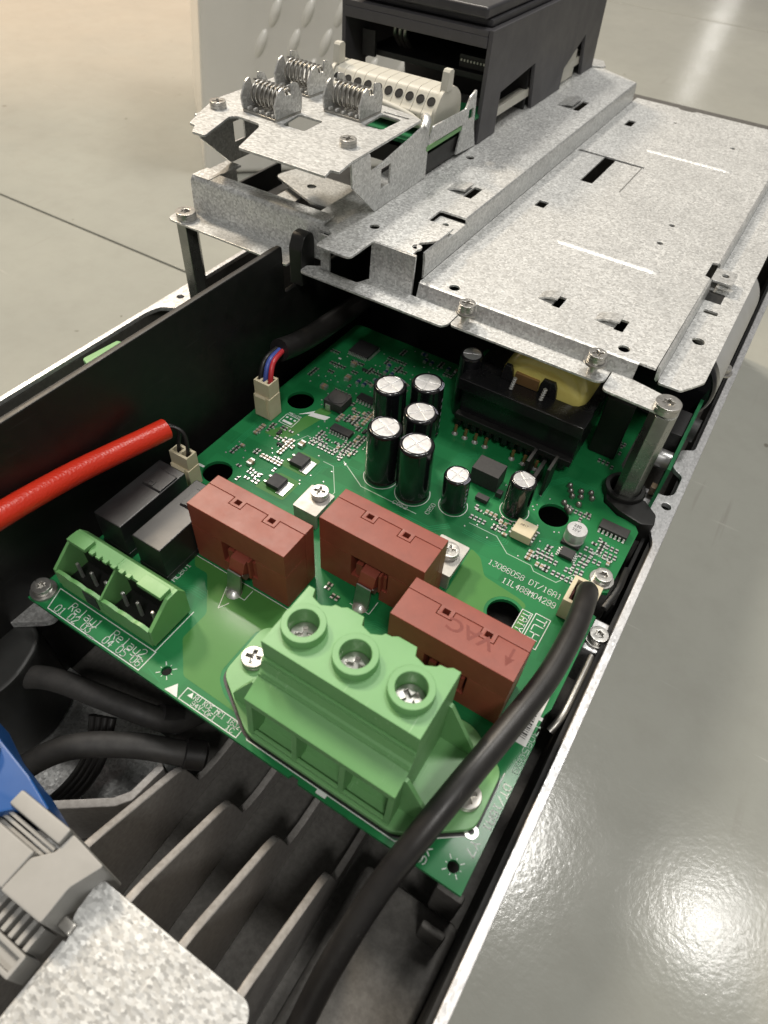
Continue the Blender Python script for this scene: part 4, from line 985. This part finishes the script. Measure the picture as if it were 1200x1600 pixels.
# lanced tabs (raised half bridges)
def lance(x0, x1, y0, y1, z, parent, h=2.2):
    mb = MB(); k = 8; top = []; bot = []
    for i in range(k+1):
        u = i/k; zz = z+h*math.sin(u*math.pi*.5)**.8
        top.append((x0+(x1-x0)*u, zz+.05)); bot.append((x0+(x1-x0)*u, zz-.75))
    mb.prism(top+bot[::-1], 'y', y0, y1)
    return part('lanced_tab', mb, 'galv_plain', parent)
lance(24.8, 34.4, 243, 252.5, 64, cov); lance(21.5, 31.4, 389, 406, 64, cov); lance(93.4, 101.6, 199.4, 205.8, 53, cov, 2.6); lance(118.6, 128.4, 198.4, 204.6, 53, cov, 2.6)
def bead(x0, x1, y, z, parent):
    mb = MB(); n_ = 26; vs = []; fs = []; w = 3.0
    L = x1-x0; m_ = 8
    for i in range(n_+1):
        u = i/n_; x = x0+L*u; tt = min(1, min(u, 1-u)*L/w); hw = w*math.sqrt(max(.0, 1-(1-tt)**2))
        for j in range(m_+1):
            v = -1+2*j/m_; vs.append((x, y+v*hw, z+.6*tt*min(1, (1-abs(v))*2.0)+.01))
    for i in range(n_):
        for j in range(m_): a = i*(m_+1)+j; fs.append((a, a+m_+1, a+m_+2, a+1))
    mb.sweep(vs, fs); bmesh.ops.remove_doubles(mb.bm, verts=mb.bm.verts, dist=.01)
    return part('stiffening_bead', mb, 'galv', parent, sharp=80)
bead(80.2, 130, 252.2, 53, cov); bead(80, 131, 390, 53, cov)
# left frame of the cover
part('front_flange', MB().sheet(rnd([(-83.5, 166), (-12, 166), (-12, 181), (-84, 181)], [4, 1, 0, 3]), [], 46, 47), 'galv_plain', cov)
mb = MB(); mb.prism([(178.6, 47), (179.4, 46.4), (180.4, 61), (181.6, 63.0), (188, 63.0), (188, 64), (181, 64), (179.2, 62)], 'x', -77, -1.5)
part('frame_front', mb, 'galv', cov)
part('frame_side', MB().prism([(-77, 46.4), (-76, 46.4), (-75.2, 61), (-74, 63), (-66.5, 63), (-66.5, 64), (-75, 64), (-76.6, 62)], 'y', 181.2, 203), 'galv_plain', cov)
part('frame_corner', MB().sheet(rnd([(-76.2, 180.4), (-66.5, 180.4), (-66.5, 190), (-76.2, 190)], [2, 0, 0, 0]), [], 63.9, 64.3, bev=.1), 'galv', cov)
part('frame_side_web', MB().box(-70.6, -69.6, 184, 203, 52, 62.95), 'galv_plain', cov)
part('side_tag', MB().box(-79.6, -77.3, 182, 186, 50, 58, .3), 'black_plastic', cov)
part('inner_floor', MB().sheet([(-2, 178), (4, 178), (10, 200), (10, 300), (-12, 300), (-12, 190)], [], 60.5, 61.5), 'galv_plain', cov)
# screws of the cover
place('screw', SCREW_CAP, (73.2, 173.8, 51.5), cov, .2); place('screw', SCREW_CAP, (128.6, 173.2, 51.5), cov, .6)
place('screw', SCREW_POST, (159.1, 167.6, 47.05), cov, .5); place('screw', SCREW_POST, (-75.6, 171.6, 47.05), cov, .1)

# posts under the cover corners
def post(x, y, z0, z1, lab, r=5.0):
    mb = MB(); pts = [(x+r*math.cos(math.pi/3*i+.12), y+r*math.sin(math.pi/3*i+.12)) for i in range(6)]
    mb.prism(pts, 'z', z0, z1, .25)
    return solo('standoff_post', mb, 'post_steel', lab, 'post', 'hexagonal posts carrying the cover')
post(159.1, 168, -2.1, 45.9, 'steel hexagonal post rising from black collar at the right')
post(-76.5, 172, -2.1, 45.9, 'steel hexagonal post under the left front corner of the cover', 5.2)
cl = thing('post_collar', 'black plastic collar and arm around the right post base', 'collar', (160, 166, -8))
part('collar_ring', MB().lathe((158, 169.5, -8), [(6.0, 0), (8.6, 0), (8.6, 11.5), (8.2, 12.2), (6.6, 12.2), (6.0, 11.5), (6.0, 0)], 30), 'black_plastic', cl)
part('collar_arm', MB().sheet(rnd([(150.6, 167), (153.4, 160), (160, 156.6), (169.6, 154.5), (174.6, 157), (173.6, 163), (167, 168.5), (160, 166)], 1.0), [], -8, 2.4, bev=.4), 'black_plastic', cl)
part('guide', MB().box(172.6, 174.2, 118, 158, -30, -6, .4), 'black_inside', cl)
part('guide_lip', MB().tube([(171.2, 112, -3), (172.6, 122, -1), (172.4, 134, -3)], 1.4, 8), 'black_plastic', cl)
# vertical daughter board with can, big capacitor
db = thing('daughter_board', 'small upright green circuit board beside the right wall of the housing', 'circuit board', (168.5, 195, -8))
part('substrate', MB().box(169.2, 170.6, 170.5, 226, -8, 20), 'pcb_dim', db)
part('can', MB().lathe((0, 0, 0), [(0, 0), (4.2, 0), (4.2, 6), (3.9, 6.4), (0, 6.4)], 24, M=Matrix.Translation((169.1, 190, 8)) @ Matrix.Rotation(-math.pi/2, 4, 'Y')), 'cap_top', db)
part('chip', MB().box(166.8, 169.1, 176.5, 180, -1, 3, .2), 'mlcc', db); part('choke', MB().box(160, 169.1, 196, 214, 0, 18, .6), 'chip_black', db)
part('round_boss', MB().lathe((0, 0, 0), [(0, 0), (5.2, 0), (5.2, 3), (0, 3)], 24, M=Matrix.Translation((170.7, 214, 10)) @ Matrix.Rotation(math.pi/2, 4, 'Y')), 'chip_black', db)
bgc = thing('bus_capacitor', 'large pale-labelled capacitor lying under the right edge of metal cover', 'capacitor', (152, 250, 4))
Mx = Matrix.Translation((153.5, 222, 22)) @ Matrix.Rotation(-math.pi/2, 4, 'X')
part('can_end', MB().lathe((0, 0, 0), [(0, .8), (17.5, .8), (18.6, 0), (19.6, .6), (20, 2), (20, 16), (0, 16)], 48, M=Mx), 'sleeve_black', bgc)
part('can_body', MB().lathe((0, 0, 0), [(20.02, 6), (20.05, 9), (20.05, 90), (0, 90)], 48, M=Mx), 'can_label', bgc)
place('screw', SCREW_M4, (172.5, 262, 12), bgc, .1); place('screw', SCREW_M4, (173.6, 101.6, -7.5), case, .6)

# ------------------------------------------------------------------ control terminal clamp plate on its bracket
cp = thing('clamp_plate', 'galvanised cable clamp plate on bent brackets carrying spring clamps', 'plate', (-30, 210, 64.1))
po = [(10.1, 165.2), (8.6, 171.2), (12.4, 171.8), (10.6, 183), (9.4, 241), (4, 243), (-22, 246), (-52, 262), (-73, 268), (-74, 261), (-76, 200), (-70, 184.2), (-65, 172.4), (-61.4, 171.8), (-57.6, 165.8), (-50.8, 166), (-57.2, 189), (-54, 191.4), (-43, 190.6), (-40, 188), (-32.6, 165.3)]
ph = [rnd([(-34, 196), (-22.4, 196), (-22.8, 210.5), (-36, 210.5)], 1.5), rnd([(-7.2, 218.6), (2.0, 219), (2.6, 235), (-7.8, 235.5)], 1.5), rect(-9, 4.5, 237.4, 238.8)]
part('deck', MB().sheet(rnd(po, [0, .5, .5, 1, 1, 1, 2, 3, 3, 1, 2, 1, .5, .5, .5, 1, 2, 1, 1, 2, 1], 3), ph, 90, 91), 'galv_big', cp)
bo = [(183, 89.9), (184, 80), (202, 64.2), (247.5, 64.2), (247.5, 87.6), (243, 89.0), (232, 86.8), (208, 83.2), (198, 82.2), (197, 89.9)]
for xa in (9.6, -72.4):
    part('bracket', MB().sheet(rnd(bo, [1, 1, 1, 1, 1, 1, 2, 1, 1, 1], 3), [rect(206.2, 214, 72.4, 81.0)], xa, xa+1.0, 'x'), 'galv_plain', cp)
part('corner_roll', MB().tube([(9.9, 243, 86.5), (8.6, 247.5, 88.6), (6.5, 250, 88.8)], 2.2, 10), 'galv_plain', cp)
place('screw', SCREW_PAN, (.4, 195.5, 91.02), cp, .3); place('screw', SCREW_PAN, (-67.6, 193.6, 91.02), cp, .8)
def clamp(x, y, w, d, lab, rz=0):
    r = thing('spring_clamp', lab, 'clamp', (x, y, 91.05), 'spring cable clamps on the clamp plate')
    def Q(mb): bmesh.ops.rotate(mb.bm, cent=(x, y, 0), matrix=Matrix.Rotation(rz, 3, 'Z'), verts=mb.bm.verts); return mb
    part('base', Q(MB().sheet(rect(x-w/2, x+w/2, y-d/2, y+d/2, 1), [], 91.05, 91.95)), 'dull_metal', r)
    for s in (-1, 1):
        c0 = x+s*(w/2-.5)
        o = [(y-d/2, 92), (y+d/2, 92), (y+d/2+.5, 98), (y+d/2-2, 103), (y+2.5, 104.2), (y+1.8, 99.5), (y-1.8, 99.5), (y-3, 103.4), (y-d/2+2.5, 102), (y-d/2-.6, 97)]
        part('cheek', Q(MB().sheet(rnd(o, .8, 3), [], c0-.45, c0+.45, 'x')), 'galv_plain', r)
    # coil spring lying across
    pts = []; tr = 7; n_ = 14
    for i in range(tr*n_+1):
        a = 2*math.pi*i/n_; u = i/(tr*n_)
        pts.append((x-w/2+1.6+(w-3.2)*u, y+4.2*math.sin(a), 97.6+4.6*math.cos(a)))
    for k_, dy in ((0, -1.2), (1, 1.6)):
        part('coil_spring', Q(MB().tube([(p[0], p[1]+dy*1.0, p[2]-k_*.6) for p in pts], .5, 7, smooth=0)), 'dull_metal', r)
    for q in range(5): part('rib', Q(MB().box(x-w/2+2.5+q*(w-6)/4, x-w/2+3.6+q*(w-6)/4, y-d/2+.6, y-d/2+3.0, 91.96, 93.2, .2)), 'galv_plain', r)
clamp(-46.5, 205, 20, 17, 'spring clamp nearest the front left screw of clamp plate', -.06)
clamp(-19.5, 228.5, 20.5, 17, 'spring clamp in front of the cream terminal strip, rightmost', -.03)
clamp(-54, 239, 21, 18, 'spring clamp at the back left corner of clamp plate', -.06)

# cream terminal strip
ts = thing('terminal_strip', 'cream ten-way control terminal strip with two ears', 'terminal strip', (-24, 272, 78))
TX0, TX1 = -54, 5.2
prof = rnd([(258, 80.5), (258, 87.2), (259.6, 88.2), (265.5, 94.8), (268, 95.4), (280, 95.4), (283, 92), (283.5, 81.5)], [0, .8, .8, 1.5, 1, 2, 2, 0], 3)
prof_in = [(p[0], p[1]) for p in prof]
pw_ = (TX1-TX0)/10
for i in range(10): part('pole', MB().prism(prof_in, 'x', TX0+i*pw_+.12, TX0+(i+1)*pw_-.12), 'cream_grey', ts)
part('strip_core', MB().box(TX0, TX1, 261, 282, 81.6, 87), 'cream_grey', ts)
for xa, xb in ((TX1+.02, TX1+1.8), (TX0-1.8, TX0-.02)):
    po_ = rnd([(257.8, 79), (257.8, 88.4), (264.5, 96), (271, 96.6), (277, 96.2), (284.6, 91), (285, 79)], [1, 3, 4, 1, 3, 4, 1], 4)
    part('end_plate', MB().prism(po_, 'x', xa, xb), 'cream_grey', ts)
    part('ear', MB().prism([(266.6, 95.5), (272.4, 95.5), (272.6, 103.2), (271.4, 104.2), (268.8, 104.2), (267.8, 103.2)], 'x', xa-1.2, xb+.6, .15), 'cream_grey', ts)
ax = Matrix.Rotation(math.radians(46), 4, 'X')
hm = MB(); hm.lathe((0, 0, 0), [(2.15, .1), (2.0, .22), (1.9, .08), (0, .06)], 18)
HOLE = to_mesh(hm, 'wire_hole', 'black_inside', (0, 0, 0))
for i in range(10):
    x = TX0+(i+.5)*pw_
    for (yy, zz, an) in ((262.46, 91.62, 48), (257.9, 84.2, 90)):
        o = place('wire_hole', HOLE, (x, yy, zz), ts); o.rotation_euler[0] = math.radians(an)
    text(str((12, 13, 18, 19, 27, 29, 32, 33, 20, 37)[i]), x-.9, 269.0, 95.2, 1.9, 'res_black', ts, name='strip_number')
part('front_bar', MB().tube([(-51, 255.6, 90.2), (-46, 253.8, 90.6), (-30, 253.4, 89.6), (-14, 253.2, 88.4), (-4, 253.6, 86.4), (.5, 254.6, 84.2), (1.6, 257.6, 82.5)], 1.7, 12), 'cream_grey', ts)
# carrier of the strip and its green card
ca = thing('strip_carrier', 'pale sheet carrier with upturned prong beside the dark control housing', 'carrier', (10, 275, 64.2))
co = rnd([(246.5, 79.2), (250, 86.4), (283, 85.4), (286.5, 90), (292.6, 92), (294.5, 75), (299, 64.3), (277, 66), (281, 77.0), (281, 79)], [.5, 1, 1, 1, 1, 1, .5, 1, .5, .5])
part('side_plate', MB().sheet(co, [rect(286.5, 291.5, 79.6, 84.2)], 10.4, 11.4, 'x'), 'galv_plain', ca)
part('control_card', MB().box(-58, 10.35, 247, 312, 76.6, 78.2), 'pcb_dim', ca)
part('card_edge', MB().box(10.4, 10.9, 246, 281, 76.4, 78.4), 'conn_green', ca)
part('card_under', MB().box(-50, 9.6, 249, 299, 65, 74, .4), 'black_plastic', ca)

# ------------------------------------------------------------------ dark control housing
hb = thing('control_housing', 'dark grey open-fronted control housing on the metal cover', 'housing', (-32, 390, 64.1))
BX0, BX1, BY0, BY1, BZ = -75.5, 11.6, 301, 476, 114
sd = [(BY0, 64.1), (322.5, 64.1), (322.5, 83.8), (366, 88.4), (372.5, 64.1), (417, 64.1), (417.5, 75), (446, 88), (455, 64.1), (BY1, 64.1), (BY1-4, BZ), (BY0+1, BZ)]
for xa in (BX1-2.4, BX0):
    part('side_wall', MB().sheet(sd, [], xa, xa+2.4, 'x', bev=.35), 'box_grey', hb)
part('roof', MB().box(BX0+2.42, BX1-2.42, BY0+.4, BY1-4, 111.4, BZ-.1, .3), 'box_grey', hb)
part('front_lintel', MB().box(BX0+2.42, BX1-2.42, BY0+.1, BY0+3.2, 106.6, 111.38, .4), 'box_grey', hb)
part('back_wall', MB().box(BX0+2.42, BX1-2.42, BY1-7, BY1-4.2, 64.2, 111.38), 'box_grey', hb)
part('lid', MB().box(BX0+4, BX1-3.2, BY0+6, BY1-6, 114.02, 117.2, .8), 'lid_grey', hb)
part('keypad_frame', MB().box(BX0+8, BX1-4.6, BY0+1.5, BY1-10, 117.3, 122.5, 1.4, 3), 'lid_grey', hb)
part('keypad_button', MB().lathe((-24, 322, 122.5), [(7, 0), (6.8, .6), (0, .8)], 32), 'label_paper', hb)
part('inner_shelf', MB().box(BX0+6, BX1-8, BY0+16, BY0+60, 88, 91, .4), 'chip_black', hb)
part('partition', MB().box(BX0+3, BX1-3, BY0+66, BY0+68, 64.2, 111), 'black_inside', hb)
for i in range(3): part('ribbon_strand', MB().tube([(-57+i*3.2, BY0+30, 111), (-55.5+i*3.2, BY0+25, 105), (-56.5+i*3.2, BY0+24, 98), (-55.5+i*3.2, BY0+30, 91)], 1.2, 8), 'dull_metal', hb)
part('inner_frame', MB().box(BX0+6, BX0+14, BY0+12, BY0+14, 88, 100), 'chip_black', hb)
part('header', MB().box(-14, 4, BY0+20, BY0+24, 91.05, 97, .3), 'chip_black', hb)
mb = MB()
for i in range(9): mb.box(-13+i*1.9, -12.2+i*1.9, BY0+19.4, BY0+19.95, 94, 95)
part('header_pins', mb, 'solder', hb)
part('inner_rail', MB().box(4, 8.8, 318, 470, 70, 74.5, .3), 'cream_grey', hb)
part('inner_block', MB().box(0, 8.6, 424, 446, 64.6, 80, .4), 'cream_grey', hb)
part('rear_foot', MB().sheet(rnd([(8, 474), (20, 480), (14, 492), (2, 492)], 1), [], 64.3, 65.2), 'galv_plain', hb)

# fan under the cover frame
fan = thing('fan_unit', 'black fan unit with grey metal top inside the left cover opening', 'fan', (-50, 260, 0))
part('shroud', MB().box(-84, -6, 236, 298, 0, 34, 1), 'black_plastic', fan)
part('fin_plate', MB().box(-91, -89.6, 226, 262, 18, 42, .2), 'black_plastic', fan)
part('top_plate', MB().sheet(rnd([(-82, 247), (-46, 232), (-12, 236), (-12, 262), (-78, 262)], 4), [circ(-58, 248, 2.6, 16)], 40, 41.4), 'galv_plain', fan)
part('front_lip', MB().prism([(-46, 41), (-12, 41), (-12, 20), (-46, 26)], 'y', 230, 231.4), 'black_plastic', fan)
part('strut', MB().box(-72, -60, 196, 246, 36, 37.2), 'galv_plain', fan)
part('strut', MB().box(-60, -20, 196, 206, 36, 37.2), 'galv_plain', fan)

# ------------------------------------------------------------------ bottom left: mounting plate and rail terminals
mp = thing('mounting_plate', 'galvanised mounting plate in the lower left foreground', 'plate', (110, -70, -3))
part('plate', MB().sheet(rnd([(87.4, -47.6), (137, -47.6), (139.6, -50.4), (139.6, -130), (91.2, -130), (91.2, -62), (88.0, -57)], [1, 3, 2, 0, 0, 2, 1]), [], -1.0, .2, bev=.2), 'galv_big', mp)
part('folded_edge', MB().box(89.6, 91.15, -130, -62.5, -14, -1.02, .3), 'galv_plain', mp)
part('tab', MB().box(86.6, 91.0, -61.4, -58.2, -6, 1.4, .8), 'dull_metal', mp)
rt = thing('rail_terminal', 'grey rail-mounted terminal block at the lower left corner', 'terminal block', (78, -56, -10), 'rail terminals')
part('end_plate', MB().sheet(rnd([(77.5, -44.4), (89.8, -45.6), (86.4, -53.6), (86.6, -59.6), (86.6, -62.5), (72.6, -62.9), (72.9, -54), (76.9, -49.9)], .8, 3), [], -10, 10, bev=.4), 'grey_plastic', rt)
part('top_bar', MB().box(58, 76.9, -48.3, -44.0, -8, 11.5, .7), 'grey_plastic', rt)
for i in range(3): part('ridge', MB().box(56, 75.8, -50.0-i*1.3, -49.0-i*1.3, -8, 8.6-i*1.2, .2), 'grey_plastic', rt)
part('body', MB().box(54, 72.4, -62.6, -52.6, -10, 9.6, .6), 'grey_plastic', rt)
for i in range(6): part('slat', MB().box(70.5+i*2.7, 71.9+i*2.7, -69.0, -63.1, -8, 2.0, .2), 'grey_plastic', rt)
part('marker_pocket', MB().sheet(rect(70, 86.6, -75, -69.3, .6), [rect(71.2, 85.4, -73.8, -70.5)], -8, 3, bev=.3), 'grey_plastic', rt)
part('marker_floor', MB().box(71, 85.6, -74, -70.3, -8, .5), 'grey_plastic', rt)
rb = thing('rail_terminal', 'blue rail-mounted terminal block at the left edge, behind the grey one', 'terminal block', (52, -42, -10), 'rail terminals')
part('body', MB().sheet(rnd([(28, -34), (40.8, -38.2), (56, -40.6), (68, -43.7), (60.4, -48.0), (56.5, -52), (28, -54)], 1.2, 3), [], -10, 10, bev=.7), 'blue_plastic', rb)
part('top_step', MB().sheet(rnd([(28, -35.4), (44, -40), (46, -44), (28, -47)], 1.5, 3), [], 10.02, 14, bev=.6), 'blue_plastic', rb)
